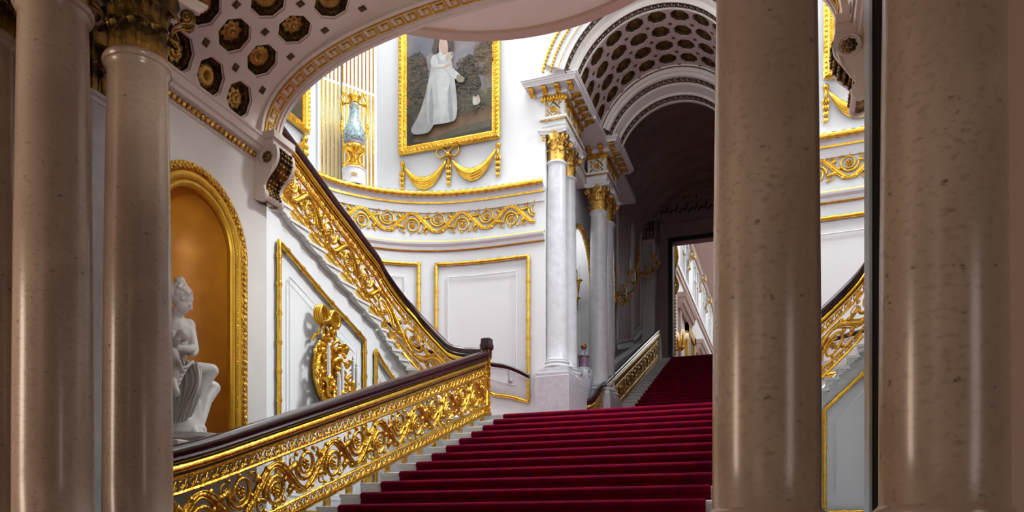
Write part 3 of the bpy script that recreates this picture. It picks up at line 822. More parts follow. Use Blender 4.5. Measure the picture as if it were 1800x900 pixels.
straight_flight(1, 27, uy, uz, UT, -3.95, MX(-3.95), 'staircase', 'narrower upper flight of stone steps climbing under the arch')
m = MB(); m.box(-4.9, 0.2, uy(28), PY1 + 0.5, TOP - 0.35, uz(27) - 0.014); structure(m, 'floor', M['stone'], label='stone floor at the head of the upper flight')
rows2 = [(15.36, LAND)] + carpet_rows(1, 27, uy, uz, RS) + [(PY1 + 0.0, uz(27)), (PY1 + 1.0, uz(27))]
carpet_strip(rows2, -3.58, MX(-3.58), 'stair_carpet', 'narrower dark crimson carpet on the upper flight under the arch')

# inner ends of the winding side flights, step by step from the landing up
NOSE = [(-5.04, 11.28), (-5.17, 11.31), (-5.30, 11.34), (-5.43, 11.365), (-5.55, 11.37), (-5.645, 11.345), (-5.75, 11.28), (-5.835, 11.185), (-5.91, 11.09), (-5.97, 10.99), (-6.00, 10.86),
        (-6.02, 10.51), (-6.03, 10.14), (-6.05, 9.77), (-6.06, 9.40), (-6.06, 9.01), (-6.06, 8.60), (-6.06, 8.20), (-6.06, 7.80), (-6.06, 7.40)]
NOSE = [Vector((x, y, LAND + RS * (i + 1))) for i, (x, y) in enumerate(NOSE)]
def side_flight(mir):
    q = (lambda v: Vector((MX(v[0]), v[1], v[2]))) if mir else (lambda v: Vector(v))
    side = 'right' if mir else 'left'
    root = empty('staircase', q((-5.5, 11.3, LAND)), f'curving flight of scroll-ended stone steps rising along the {side} wall', 'staircase')
    ext = NOSE + [NOSE[-1] + Vector((0, -0.4, RS))]
    # fan of outer ends on the stair wall
    n = len(ext)
    s_out = [WL.L - 1.2 - (WL.L - 1.9) * (i / (n - 1)) ** 1.0 for i in range(n)]
    OUT = []
    for i, p in enumerate(ext):
        if i <= 11:
            c = Vector((-4.9, 9.9, 0)); d = (Vector((p.x, p.y, 0)) - c).normalized()
            k = 0.0
            while k < 6 and not (p.x + d.x * k < -8.8 or p.y + d.y * k > 14.3 or min((Vector((w.x, w.y, 0)) - Vector((p.x + d.x * k, p.y + d.y * k, 0))).length for w in WL.P[::4]) < 0.22): k += 0.06
            OUT.append(Vector((p.x + d.x * k, p.y + d.y * k, p.z)))
        else:
            OUT.append(Vector((-8.82, p.y, p.z)))
    for i in range(len(NOSE)):
        a, b, c, d = ext[i], ext[i + 1], OUT[i + 1], OUT[i]
        t = Vector((b.x - a.x, b.y - a.y, 0)); L = t.length; t.normalize(); nin = Vector((t.y, -t.x, 0))
        if nin.dot(Vector((-4.6, 9.8, 0)) - a) < 0: nin = -nin
        z = a.z - 0.014
        m = MB()
        f = t * -0.035                                      # nosing runs forward past the riser
        A, B = a + f + nin * 0.03, b + nin * 0.03
        poly = [(A.x, A.y), (B.x + t.x * 0.02, B.y + t.y * 0.02), (c.x, c.y), (d.x, d.y)]
        m.prism([tuple(q((x, y, 0)))[:2] for x, y in poly], z - 0.035, z)
        a2, b2 = a - nin * 0.073, b - nin * 0.073
        poly = [(a2.x, a2.y), (b2.x + t.x * 0.03, b2.y + t.y * 0.03), (c.x, c.y), (d.x, d.y)]
        m.prism([tuple(q((x, y, 0)))[:2] for x, y in poly], z - RS - 0.02, z - 0.03)
        put(m, 'step', M['stone'], root)
        # scrolled bracket under the end of the tread
        w = max(L, 0.13)
        sc = [(0.02, -0.03), (0.02, -0.135), (0.03, -0.15), (0.16 * w, -0.155), (0.20 * w, -0.14), (0.24 * w, -0.115), (0.40 * w, -0.105), (0.60 * w, -0.095), (0.80 * w, -0.070), (1.0 * w, -0.045), (1.1 * w, -0.03)]
        br = MB()
        pts = [a + f * 0.6 + t * x + nin * 0.012 + Vector((0, 0, zz - 0.014)) for x, zz in sc]
        br.extrude([q(p) for p in pts], q((0, 0, 0)) - q(nin * 0.085))
        e = a + f * 0.6 + t * (0.10 * w + 0.01) + nin * 0.014 + Vector((0, 0, -0.15))
        br.tube([q(e + nin * 0.004), q(e - nin * 0.1)], 0.022, 8)
        e = a + f * 0.6 + t * (0.92 * w) + nin * 0.014 + Vector((0, 0, -0.06))
        br.tube([q(e + nin * 0.004), q(e - nin * 0.1)], 0.016, 8)
        put(br, 'step_bracket', M['stone'], root)
    # carpet
    m = MB(); cr = 0.25
    for i in range(len(NOSE)):
        a, b, c, d = ext[i], ext[i + 1], OUT[i + 1], OUT[i]
        I0, I1, O0, O1 = a.lerp(d, 0.16), b.lerp(c, 0.16), d.lerp(a, 0.14), c.lerp(b, 0.14)
        ff = (I1 - I0); ff.z = 0; ff = ff.normalized() * -0.04; fo = (O1 - O0); fo.z = 0; fo = fo.normalized() * -0.04
        za = a.z
        P = []
        for P0, P1, g in ((I0, I1, ff), (O0, O1, fo)):
            P.append([Vector((P0.x, P0.y, za - RS)), Vector((P0.x, P0.y, za - 0.06)), Vector((P0.x + g.x, P0.y + g.y, za - 0.045)), Vector((P0.x + g.x * 1.3, P0.y + g.y * 1.3, za - 0.022)), Vector((P0.x + g.x, P0.y + g.y, za)), Vector((P1.x, P1.y, za))])
        m.grid([[q(p) for p in P[0]], [q(p) for p in P[1]]])
        m.grid([[q(p - Vector((0, 0, 0.012)) - (ff * -0.2 if 0 else Vector((0, 0, 0)))) for p in P[0]], [q(p - Vector((0, 0, 0.012))) for p in P[1]]])
    # stretch of carpet from the landing to the first step
    a, d = ext[0], OUT[0]; I0, O0 = a.lerp(d, 0.16), d.lerp(a, 0.14)
    e0, e1 = Vector((CX0 + 0.02, I0.y, LAND + 0.002)), Vector((CX0 + 0.02, O0.y, LAND + 0.002))
    m.grid([[q(e0), q(e1)], [q(Vector((I0.x, I0.y, LAND + 0.002))), q(Vector((O0.x, O0.y, LAND + 0.002)))]])
    o = m.build('stair_carpet', M['carpet'], None, True, 50); tag(o, f'crimson carpet on the curving flight along the {side} wall', 'carpet')
    # plastered wall under the inner ends
    wp = [Vector((-4.34, 11.20, LAND + 0.02)), Vector((-4.7, 11.22, LAND + 0.02))] + [p + Vector((0, 0, -0.10)) for p in NOSE] + [Vector((-6.06, 6.9, NOSE[-1].z + 0.1))]
    W = Path(catmull([(p.x, p.y, p.z) for p in wp], 6), 0.06, 1.0)
    m = MB(); rows = []
    for p, nn in zip(W.P, W.N):
        nin = nn if nn.dot(Vector((-4.6, 9.8, 0)) - p) > 0 else -nn
        o1, o2 = p - nin * 0.075, p - nin * 0.30
        rows.append([q((o1.x, o1.y, FLOOR - 0.3)), q((o1.x, o1.y, p.z)), q((o2.x, o2.y, p.z)), q((o2.x, o2.y, FLOOR - 0.3))])
    m.loft(rows); structure(m, f'wall_stairs_{side}', M['white'], True, 30)
    return W
STAIR_WALL = side_flight(False)
side_flight(True)

# ------------------------------------------------------------------ gilded scroll work
def spiral(c, r0, r1, a0, turns, n=26, sg=1):
    return [(c[0] + (r0 + (r1 - r0) * (i / n) ** 0.85) * math.cos(a0 + sg * 2 * PI * turns * i / n), c[1] + (r0 + (r1 - r0) * (i / n) ** 0.85) * math.sin(a0 + sg * 2 * PI * turns * i / n)) for i in range(n + 1)]
def rinceau(L, H, thick=1.0):
    """one repeat of a running acanthus scroll, centred on t = 0; returns stems [(points, radii, bulge)] and rosettes [(s, t, r)]"""
    A = 0.385 * H; out, ros = [], []
    k = thick * H / 0.42
    wave = [(-L / 2 + L * i / 40, A * math.cos(2 * PI * (-0.5 + i / 40))) for i in range(41)]
    for off, r in ((0.0, 0.030), (0.031, 0.012), (-0.031, 0.012)):
        P = []
        for i, (s, t) in enumerate(wave):
            a, b = wave[max(i - 1, 0)], wave[min(i + 1, 40)]; d = math.hypot(b[0] - a[0], b[1] - a[1]); nx, ny = -(b[1] - a[1]) / d, (b[0] - a[0]) / d
            w = 0.75 + 0.45 * abs(math.sin(2 * PI * i / 40))
            P.append((s + nx * off * k * w, t + ny * off * k * w))
        out.append((P, [r * k * (0.8 + 0.4 * abs(math.sin(2 * PI * i / 40))) for i in range(41)], 0.0 if off == 0 else 0.012 * k))
    for sg, cs in ((1, 0.0), (-1, L / 2)):
        def tr(P): return [(cs + x if cs + x <= L / 2 + 1e-6 or sg == 1 else cs + x, sg * y) for x, y in P]
        cy_ = -0.145 * H
        st = [(-0.30 * L, A * math.cos(2 * PI * 0.30) - 0.0), (-0.255 * L, -0.16 * H)]
        sp = spiral((0.015 * L, cy_), 0.35 * H, 0.17 * H, PI * 1.10, 1.42, 28, -1)
        P = st[:1] + sp; n = len(P)
        out.append((tr(P), [(0.0275 - 0.013 * i / n) * k for i in range(n)], 0.006 * k))
        ros.append((cs + 0.015 * L, sg * cy_, 0.12 * H))
        # tendrils and leaves that fill the gaps
        T = spiral((0.30 * L, 0.33 * H), 0.13 * H, 0.03 * H, PI * 1.4, 1.1, 14, -1)
        out.append((tr([(0.15 * L, A * math.cos(2 * PI * 0.15))] + T), [0.012 * k] + [0.011 * k - 0.005 * k * i / 15 for i in range(15)], 0.004 * k))
        T = spiral((-0.31 * L, 0.36 * H), 0.11 * H, 0.03 * H, -PI * 0.45, 1.0, 12, 1)
        out.append((tr([(-0.17 * L, A * math.cos(2 * PI * 0.17))] + T), [0.010 * k] * 1 + [0.009 * k - 0.004 * k * i / 13 for i in range(13)], 0.004 * k))
        for (x, y, dx, dy, ln, w) in ((-0.20, 0.16, -0.6, 0.8, 0.20, 0.030), (-0.10, 0.30, -0.2, 0.9, 0.14, 0.026), (0.10, 0.30, 0.5, 0.75, 0.16, 0.028), (0.20, 0.14, 0.9, 0.3, 0.20, 0.030), (0.17, 0.08, -0.5, -0.7, 0.16, 0.026),
                                      (-0.235, -0.02, 0.5, 0.75, 0.14, 0.024), (0.21, -0.22, 0.65, -0.75, 0.17, 0.024), (0.0, -0.50, 0.0, 0.9, 0.10, 0.02), (-0.13, -0.42, -0.8, -0.1, 0.12, 0.02), (0.12, -0.44, 0.85, 0.1, 0.12, 0.02)):
            x *= L; y *= H; ln *= H
            P = [(x, y), (x + dx * ln * 0.4 - dy * ln * 0.12, y + dy * ln * 0.4 + dx * ln * 0.12), (x + dx * ln * 0.8, y + dy * ln * 0.8), (x + dx * ln + dy * ln * 0.25, y + dy * ln * 1.0 - dx * ln * 0.25)]
            out.append((tr(P), [w * 0.6 * k, w * 1.25 * k, w * 0.9 * k, 0.004 * k], 0.008 * k))
    return out, ros
def scroll_parts(path, s0, L, t0, H, root, mat, slim=1.0, n=6, ncenter=0.0, relief=1.0, back=False, lim=None, ros_mat=None):
    out, ros = rinceau(L, H, slim)
    lo, hi = lim if lim else (0.0, path.L)
    m = MB(); sc = s0 + L / 2
    for P, r, b in out:
        Q, R = [], []
        for (x, y), rr in zip(P, r):
            s = sc + x
            if lo <= s <= hi: Q.append(path.at(s, t0 + H / 2 + y, ncenter + b)); R.append(rr)
            elif len(Q) > 1:
                m.tube(Q, R, n, relief); Q, R = [], []
        if len(Q) > 1: m.tube(Q, R, n, relief)
    if not m.v: return
    o = put(m, 'scroll', mat, root, True)
    for (x, y, rr) in ros:
        s = sc + x
        if not (lo + rr <= s <= hi - rr): continue
        c = path.at(s, t0 + H / 2 + y, ncenter + 0.006); ax = (path.at(s + 0.02, t0) - path.at(s - 0.02, t0)); ax.z = 0; ax.normalize(); nz = Vector((0, 0, 1)); ny = ax.cross(nz)
        rm = MB(); Mx = Matrix((ax, nz, ny)).transposed()
        rm.ball(c, (rr * 0.42, rr * 0.42, rr * 0.6), 8, 5, Mx)
        for i in range(7):
            a = 2 * PI * i / 7; rm.ball(c + ax * math.cos(a) * rr * 0.72 + nz * math.sin(a) * rr * 0.72, (rr * 0.36, rr * 0.36, rr * 0.34), 6, 4, Mx)
        put(rm, 'rosette', ros_mat or mat, o, True)
    return o
def lattice(path, s0, s1, t0, h, pitch, root, mat, name='lattice_band', shear=True):
    m = MB(); n = int((s1 - s0) / pitch)
    for i in range(n):
        s = s0 + pitch * (i + 0.5)
        C = [path.at(s - 0.22 * pitch + 0.20 * pitch * math.cos(a), t0 + h * 0.5 + 0.26 * h * math.sin(a)) for a in (2 * PI * k / 8 for k in range(9))]
        m.tube(C, 0.0085, 4)
        P = [(-0.5, 0.06), (-0.15, 0.1), (0.18, 0.35), (0.22, 0.62), (0.45, 0.94)]
        m.tube([path.at(s + pitch * x, t0 + h * y) for x, y in P], [0.006, 0.012, 0.016, 0.012, 0.006], 4)
        P = [(-0.42, 0.95), (-0.2, 0.86), (0.05, 0.9), (0.3, 0.7)]
        m.tube([path.at(s + pitch * x, t0 + h * y, 0.004) for x, y in P], [0.005, 0.011, 0.011, 0.004], 4)
        m.tube([path.at(s + pitch * 0.12, t0 + h * 0.05), path.at(s + pitch * 0.4, t0 + h * 0.30), path.at(s + pitch * 0.5, t0 + h * 0.12)], [0.006, 0.012, 0.004], 4)
    return put(m, name, mat, root, True)
def rail(path, s0, s1, prof, name, mat, root, t=0.0, smooth=True):
    P, N = path.part(s0, s1); m = MB(); m.sweep([p + Vector((0, 0, t)) for p in P], N, prof)
    return put(m, name, mat, root, smooth, 45)
HAND = [(-0.030, 0.0), (0.030, 0.0), (0.052, 0.012), (0.060, 0.035), (0.046, 0.052), (0.056, 0.070), (0.062, 0.098), (0.048, 0.126), (0.022, 0.142), (-0.022, 0.142), (-0.048, 0.126), (-0.062, 0.098), (-0.056, 0.070), (-0.046, 0.052), (-0.060, 0.035), (-0.052, 0.012)]
def ring_prof(r, z, n=8, k=1.0): return [(r * math.cos(2 * PI * i / n), z + r * k * math.sin(2 * PI * i / n)) for i in range(n)]
def balustrade(path, label, mats, phase=0.0, s0=0.0, s1=None, H=0.96, L=0.935, name='balustrade', scale=1.0):
    s1 = path.L if s1 is None else s1
    g, gb = mats
    root = empty(name, path.at((s0 + s1) / 2), label, 'balustrade')
    k = H / 0.96
    rail(path, s0, s1, [(-0.022, 0.0), (0.022, 0.0), (0.03, 0.018), (0.022, 0.045), (-0.022, 0.045), (-0.03, 0.018)], 'bottom_rail', g, root)
    lattice(path, s0 + 0.05, s1 - 0.03, 0.036 * k, 0.085 * k, 0.115 * k, root, gb)
    rail(path, s0, s1, ring_prof(0.017, 0.132 * k), 'middle_rail', g, root)
    n = int((s1 - s0) / L) + 2
    for i in range(-1, n):
        a = s0 + phase * L + i * L
        if a + L < s0 + 0.05 or a > s1 - 0.05: continue
        scroll_parts(path, a, L, 0.145 * k, 0.435 * k, root, gb, 0.95, 6, lim=(s0 + 0.02, s1 - 0.02))
    rail(path, s0, s1, [(-0.014, 0.580 * k), (0.014, 0.580 * k), (0.021, 0.595 * k), (0.014, 0.610 * k), (-0.014, 0.610 * k), (-0.021, 0.595 * k)], 'middle_rail', g, root)
    lattice(path, s0 + 0.04, s1 - 0.03, 0.608 * k, 0.100 * k, 0.115 * k, root, gb)
    rail(path, s0, s1, rect(-0.020, 0.020, 0.706 * k, 0.728 * k), 'middle_rail', g, root)
    rail(path, s0, s1, rect(-0.012, 0.012, 0.728 * k, 0.755 * k), 'recess', M['black'], root)
    rail(path, s0, s1, [(-0.03, 0.750 * k), (0.03, 0.750 * k), (0.052, 0.762 * k), (0.060, 0.785 * k), (0.050, 0.812 * k), (0.03, 0.822 * k), (-0.03, 0.822 * k), (-0.050, 0.812 * k), (-0.060, 0.785 * k), (-0.052, 0.762 * k)], 'rail_moulding', g, root)
    rail(path, s0, s1, [(a, 0.822 * k + z * k) for a, z in HAND], 'handrail', M['wood'], root)
    return root
def nose_line(y): return Z0 + (y - Y0) * RS / TR + 0.005
BX = -4.33
def lower_path(x, ya, yb):
    pts = []
    for i in range(41):
        y = ya + (yb - ya) * i / 40; z = nose_line(y)
        if y < 5.3: z += 0.05 * ((5.3 - y) / 1.0) ** 2
        pts.append((x, y, z))
    return pts
LP = Path(lower_path(BX, 4.36, 11.0), 0.09, 1.0)
ld = balustrade(LP, 'gilded scrollwork balustrade with mahogany handrail on the left of the central flight', (M['gold'], M['goldleaf']), 0.16)
# newel end of the central balustrade
def newel(root, x, y, zb, z_low, z_top):
    m = MB()
    for zz, w in ((zb, 0.05), (zb + 0.08, 0.038), (z_low - 0.16, 0.038), (z_low - 0.02, 0.05)): pass
    m.loft([[(x + sx * w, y + sy * w, z) for sx, sy in ((-1, -1), (1, -1), (1, 1), (-1, 1))] for z, w in ((zb, 0.055), (zb + 0.05, 0.055), (zb + 0.07, 0.042), (z_low - 0.14, 0.042), (z_low - 0.10, 0.06), (z_top - 0.17, 0.06))])
    for i in range(9):
        z = zb + 0.10 + i * (z_low - zb - 0.26) / 8
        for sx, sy in ((1, 0), (0, -1), (0, 1), (-1, 0)):
            m.ball((x + sx * 0.045, y + sy * 0.045, z), (0.026, 0.026, 0.034), 6, 4)
    put(m, 'newel_post', M['goldleaf'], root, True, 40)
    m = MB(); m.loft([[(x + sx * w, y + sy * w * 0.95, z) for sx, sy in ((-1, -.7), (-.7, -1), (.7, -1), (1, -.7), (1, .7), (.7, 1), (-.7, 1), (-1, .7))] for z, w in ((z_low - 0.10, 0.055), (z_low - 0.08, 0.066), (z_top - 0.18, 0.066), (z_top - 0.16, 0.085), (z_top - 0.11, 0.09), (z_top - 0.06, 0.078), (z_top - 0.01, 0.078), (z_top, 0.06))])
    put(m, 'newel_cap', M['wood'], root, True, 40)
newel(ld, BX, 11.09, LAND - 0.02, nose_line(11.05) + 0.96, 3.0)
m = MB()
for z0 in (0.132, 0.595): m.tube([(BX + 0.02, 11.0, nose_line(11.0) + z0), (BX + 0.02, 11.045, nose_line(11.0) + z0 + 0.03 * (1 if z0 < .3 else -1)), (BX + 0.02, 11.05, nose_line(11.0) + 0.38)], 0.018, 6)
put(m, 'end_rail', M['gold'], ld, True)
for k in range(0, 11):                                    # small blocks carrying the rail on the steps
    pass
bl = MB()
for k in range(KB + 1, 11):
    y = ly(k) + 0.20; bl.box(BX - 0.02, BX + 0.02, y - 0.03, y + 0.05, lz(k) - 0.02, nose_line(y) + 0.01)
put(bl, 'rail_foot', M['bronze'], ld)
RP = Path([(MX(p[0]), p[1], p[2]) for p in lower_path(BX, 5.2, 11.0)], 0.09, -1.0)
rd = balustrade(RP, 'gilded scrollwork balustrade on the right of the central flight, behind the marble column', (M['gold'], M['goldleaf']), 0.3)
newel(rd, MX(BX), 11.09, LAND - 0.02, nose_line(11.05) + 0.96, 3.0)
def side_path(mir):
    pts = [Vector((-4.34, 11.16, LAND + 0.045)), Vector((-4.55, 11.22, LAND + 0.05)), Vector((-4.80, 11.30, LAND + 0.09))]
    for i, p in enumerate(NOSE):
        a, b = NOSE[max(i - 1, 0)], NOSE[min(i + 1, len(NOSE) - 1)]
        t = Vector((b.x - a.x, b.y - a.y, 0)).normalized(); nin = Vector((t.y, -t.x, 0))
        if nin.dot(Vector((-4.6, 9.8, 0)) - p) < 0: nin = -nin
        pts.append(p - nin * 0.07 + Vector((0, 0, 0.015)))
    zz = [p.z for p in pts]
    for _ in range(4): zz = [zz[0]] + [(zz[i - 1] + 2 * zz[i] + zz[i + 1]) / 4 for i in range(1, len(zz) - 1)] + [zz[-1]]
    out = [Vector((MX(p.x) if mir else p.x, p.y, z)) for p, z in zip(pts, zz)]
    return Path(catmull(out, 8), 0.05, -1.0 if mir else 1.0)
SPL = side_path(False)
sl = balustrade(SPL, 'gilded scrollwork balustrade curving up the flight along the left wall', (M['gold'], M['goldleaf']), 0.5)
SPR = side_path(True)
sr = balustrade(SPR, 'gilded scrollwork balustrade curving up the flight along the right wall', (M['gold'], M['goldleaf']), 0.5)
# balustrade of the upper flight
for mir in (False, True):
    q = MX if mir else (lambda x: x)
    pts = [(q(-4.30), 16.05, LAND + 0.10), (q(-4.12), 16.10, LAND + 0.12), (q(-3.98), 16.25, LAND + 0.18), (q(-3.92), 16.55, LAND + 0.42)]
    yy = 16.9
    while yy < 24.6: pts.append((q(-3.90), yy, LAND + RS + (yy - UY - UT) * RS / UT + 0.02)); yy += 0.5
    UP = Path(catmull(pts, 6), 0.12, -1.0 if mir else 1.0)
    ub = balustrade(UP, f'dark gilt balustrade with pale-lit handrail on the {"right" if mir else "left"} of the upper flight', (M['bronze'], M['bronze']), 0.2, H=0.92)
    e = UP.at(UP.L)
    m = MB()
    sp = spiral((0, 0), 0.30, 0.05, PI * 0.55, 1.0, 18, -1)
    m.extrude([(e.x - 0.05, e.y + 0.05, e.z - 0.1), (e.x - 0.05, e.y + 0.05, e.z + 0.80), (e.x - 0.05, e.y + 0.16, e.z + 0.78), (e.x - 0.05, e.y + 0.36, e.z + 0.60), (e.x - 0.05, e.y + 0.46, e.z + 0.34), (e.x - 0.05, e.y + 0.52, e.z + 0.1)], (0.10, 0, 0))
    put(m, 'end_block', M['stone'], ub)
# ------------------------------------------------------------------ columns
def shaft_mesh(h, r, taper=0.86, n=48):
    prof = [(r * 1.10, 0), (r * 1.10, 0.02 * h / 4), (r * 1.03, 0.03)]
    for i in range(13):
        t = i / 12; prof.append((r * (1 - (1 - taper) * t ** 1.8), 0.04 + (h - 0.14) * t))
    rt = r * taper
    prof += [(rt, h - 0.075), (rt * 1.05, h - 0.062), (rt * 1.06, h - 0.05), (rt * 1.10, h - 0.046)] + [(rt * (1.12 + 0.05 * math.sin(a)), h - 0.046 + 0.046 * (i / 6)) for i, a in enumerate(PI * k / 6 for k in range(7))] + [(rt * 0.9, h)]
    m = MB(); m.lathe(prof, n=n); return m
def base_mesh(r, n=48):
    P = [(r * 1.38, 0), (r * 1.38, 0.02)]
    P += [(r * (1.30 + 0.14 * math.sin(a)), 0.02 + r * 0.32 * (1 - math.cos(a)) / 2) for a in (PI * k / 8 for k in range(9))]
    P += [(r * 1.18, r * 0.36 + 0.01), (r * 1.12, r * 0.46), (r * 1.15, r * 0.56)]
    P += [(r * (1.14 + 0.10 * math.sin(a)), r * 0.56 + r * 0.2 * (1 - math.cos(a)) / 2) for a in (PI * k / 6 for k in range(7))]
    P += [(r * 1.08, r * 0.80), (r * 0.9, r * 0.82)]
    m = MB(); m.lathe(P, n=n); return m
def leaf_mesh(h, w, r, curl):
    """an acanthus leaf standing against a bell of radius r, tip curling outward (+x)"""
    front, back = [], []
    N = 14
    for i in range(N + 1):
        t = i / N
        z = h * (math.sin(t * PI * 0.56) / math.sin(PI * 0.56) if t > 0.0 else 0); 
        if t > 0.82: z = h * (1.0 - 0.9 * (t - 0.86) ** 2 * 10 * 0.5) - (h * 0.10 * (t - 0.82) / 0.18)
        out = r + 0.02 * r + curl * (max(0, t - 0.35) / 0.65) ** 2.2
        ww = w * (0.78 + 0.30 * math.sin(PI * min(t * 1.15, 1.0))) * (1 - 0.75 * max(0, (t - 0.6) / 0.4) ** 2) * (1 + 0.10 * math.sin(t * 6 * PI))
        fr, bk = [], []
        for j in range(-4, 5):
            u = j / 4; y = ww * u
            bend = -0.5 * (y * y) / max(r, 0.05)
            rid = 0.10 * w * (1 - abs(u)) + 0.05 * w * math.cos(u * 3 * PI)
            fr.append((out + bend + rid, y, z)); bk.append((out + bend + rid - 0.05 * w - 0.004, y, z - 0.004))
        front.append(fr); back.append(bk)
    m = MB(); m.grid(front); m.grid(back)
    for c in (0, 8): m.grid([[front[i][c], back[i][c]] for i in range(N + 1)])
    m.grid([front[N], back[N]])
    return m
def abacus_mesh(a, h):
    """concave sided slab, half diagonal about 1.35 a"""
    loop = []
    for k in range(4):
        ph = PI / 2 * k
        for i in range(9):
            t = -1 + 2 * i / 8
            x = a * (0.80 + 0.20 * t * t) if abs(t) < 1 else a * 1.0
            y = a * 0.93 * t
            loop.append((x * math.cos(ph) - y * math.sin(ph), x * math.sin(ph) + y * math.cos(ph)))
    m = MB(); m.loft([[(x * k, y * k, z) for x, y in loop] for z, k in ((0, 0.93), (h * 0.25, 0.94), (h * 0.45, 0.99), (h * 0.55, 1.0), (h * 0.62, 0.985), (h * 0.7, 1.03), (h, 1.06))])
    return m
def volute_mesh(r, w):
    m = MB()
    P = spiral((0, 0), r, r * 0.18, -PI * 0.35, 1.6, 24, 1)
    stem = [(-r * 2.3, -r * 3.0), (-r * 1.6, -r * 1.6), (-r * 0.5, -r * 0.95)]
    P = stem + P
    m.tube([(x, 0, z) for x, z in P], [r * 0.16] * 3 + [r * 0.34 - r * 0.14 * i / 25 for i in range(25)], 6, w)
    m.ball((0, 0, 0), (r * 0.3, r * 0.5, r * 0.3), 6, 4)
    return m
def make_column(name, label, D, shaft_h, cap_h, mats, pedestal=None, group=None, detail=True):
    sm, cm, am, bm_ = mats                                 # shaft, capital, abacus, base materials
    root = empty(name, (0, 0, 0), label, 'column', group)
    r = D / 2; hb = r * 0.82
    b = base_mesh(r).build('base', bm_, root, True, 40)
    pl = MB(); pl.box(-r * 1.42, r * 1.42, -r * 1.42, r * 1.42, -0.08, 0.0); pb = pl.build('plinth', bm_, b)
    s = shaft_mesh(shaft_h, r).build('shaft', sm, root, True, 50); s.location.z = hb
    rt = r * 0.86
    bell = MB(); bell.lathe([(rt * 0.9, 0), (rt * 0.92, cap_h * 0.3), (rt * 0.98, cap_h * 0.65), (rt * 1.38, cap_h * 0.88), (rt * 0.9, cap_h * 0.9)], n=24)
    cap = bell.build('capital', cm, root, True); cap.location.z = hb + shaft_h
    if detail:
        lm = None
        for row, (z, h, w, curl, off) in enumerate(((0.0, 0.40, 0.40, 0.36, 0.0), (0.0, 0.70, 0.36, 0.52, 0.5))):
            first = None
            for i in range(8):
                if first is None:
                    first = leaf_mesh(cap_h * h, rt * w, rt * (0.90 + 0.03 * row), rt * curl).build('acanthus_leaf', cm, cap, True); o = first
                else:
                    o = first.copy(); COL.objects.link(o)
                o.rotation_euler = (0, 0, 2 * PI * (i + off) / 8)
        first = None
        for i in range(8):
            if first is None: first = volute_mesh(rt * 0.24, 1.3).build('volute', cm, cap, True); o = first
            else: o = first.copy(); COL.objects.link(o)
            a = PI / 4 + PI / 2 * (i // 2) + (0.13 if i % 2 else -0.13)
            o.location = (rt * 1.62 * math.cos(a), rt * 1.62 * math.sin(a), cap_h * 0.75); o.rotation_euler = (0, 0, a)
        first = None
        for i in range(4):
            mm = MB()
            if first is None:
                mm.ball((0, 0, 0), (rt * 0.14, rt * 0.16, rt * 0.16), 8, 5)
                for k in range(5): mm.ball((rt * 0.06, rt * 0.2 * math.cos(2 * PI * k / 5), rt * 0.2 * math.sin(2 * PI * k / 5)), rt * 0.1, 6, 4)
                first = mm.build('flower', cm, cap, True); o = first
            else: o = first.copy(); COL.objects.link(o)
            a = PI / 2 * i; o.location = (rt * 1.22 * math.cos(a), rt * 1.22 * math.sin(a), cap_h * 0.94); o.rotation_euler = (0, 0, a)
    ab = abacus_mesh(rt * 1.62, cap_h * 0.13).build('abacus', am, cap, True, 40); ab.location.z = cap_h * 0.88
    return root
# hall columns of brown marble
HD, HTOP, HCAP = 0.452, 3.29, 0.52
hb = HD / 2 * 0.82
HZ = FLOOR + 0.42                                          # top of their pedestals
proto = make_column('marble_column', 'brown marble column nearest the left edge of the picture but one, in front of its pair', HD, HTOP - HZ - hb, HCAP, (M['marble'], M['dullgold'], M['pink'], M['grey_marble']), group=None)
hall = [((-4.31, 3.68), 'brown marble column with golden highlights, second from the left edge'),
        ((-4.28, 4.32), 'brown marble column at the left end of the gilded balustrade beside the statue niche'),
        ((-5.02, 3.76), 'dark marble column cut by the left edge of the picture'),
        ((-0.11, 3.60), 'broad brown marble column right of centre hiding the right half of the stairs'),
        ((0.545, 3.45), 'broadest brown marble column, near the right edge beside the pink wall')]
for i, ((x, y), lab) in enumerate(hall):
    o = proto if i == 0 else copy_tree(proto)
    o.location = (x, y, HZ); o['label'] = lab
    m = MB(); w = HD / 2 * 1.42
    m.bevel_box(x - w, x + w, y - w, y + w, FLOOR, HZ - 0.08, 0.012)
    pd = m.build('pedestal', M['grey_marble']); tag(pd, ['square stone pedestal under the column second from the left edge', 'square stone pedestal under the column beside the statue niche', 'square stone pedestal under the dark column at the left edge', 'square stone pedestal under the column right of centre', 'square stone pedestal under the broadest right column'][i], 'pedestal')
for (x, y), _ in hall: pass
# entablature the hall columns carry
EZ = HZ + hb + (HTOP - HZ - hb) + HCAP * 1.01
m = MB(); m.box(-5.25, -4.06, 3.42, 4.55, EZ, 4.6); m.box(-4.06, -0.34, 3.36, 3.8, EZ + 0.3, 4.6); m.box(-0.34, 0.95, 3.2, 3.85, EZ, 4.6)
structure(m, 'trim_24', M['pink'], label='plain beams resting on the hall columns')
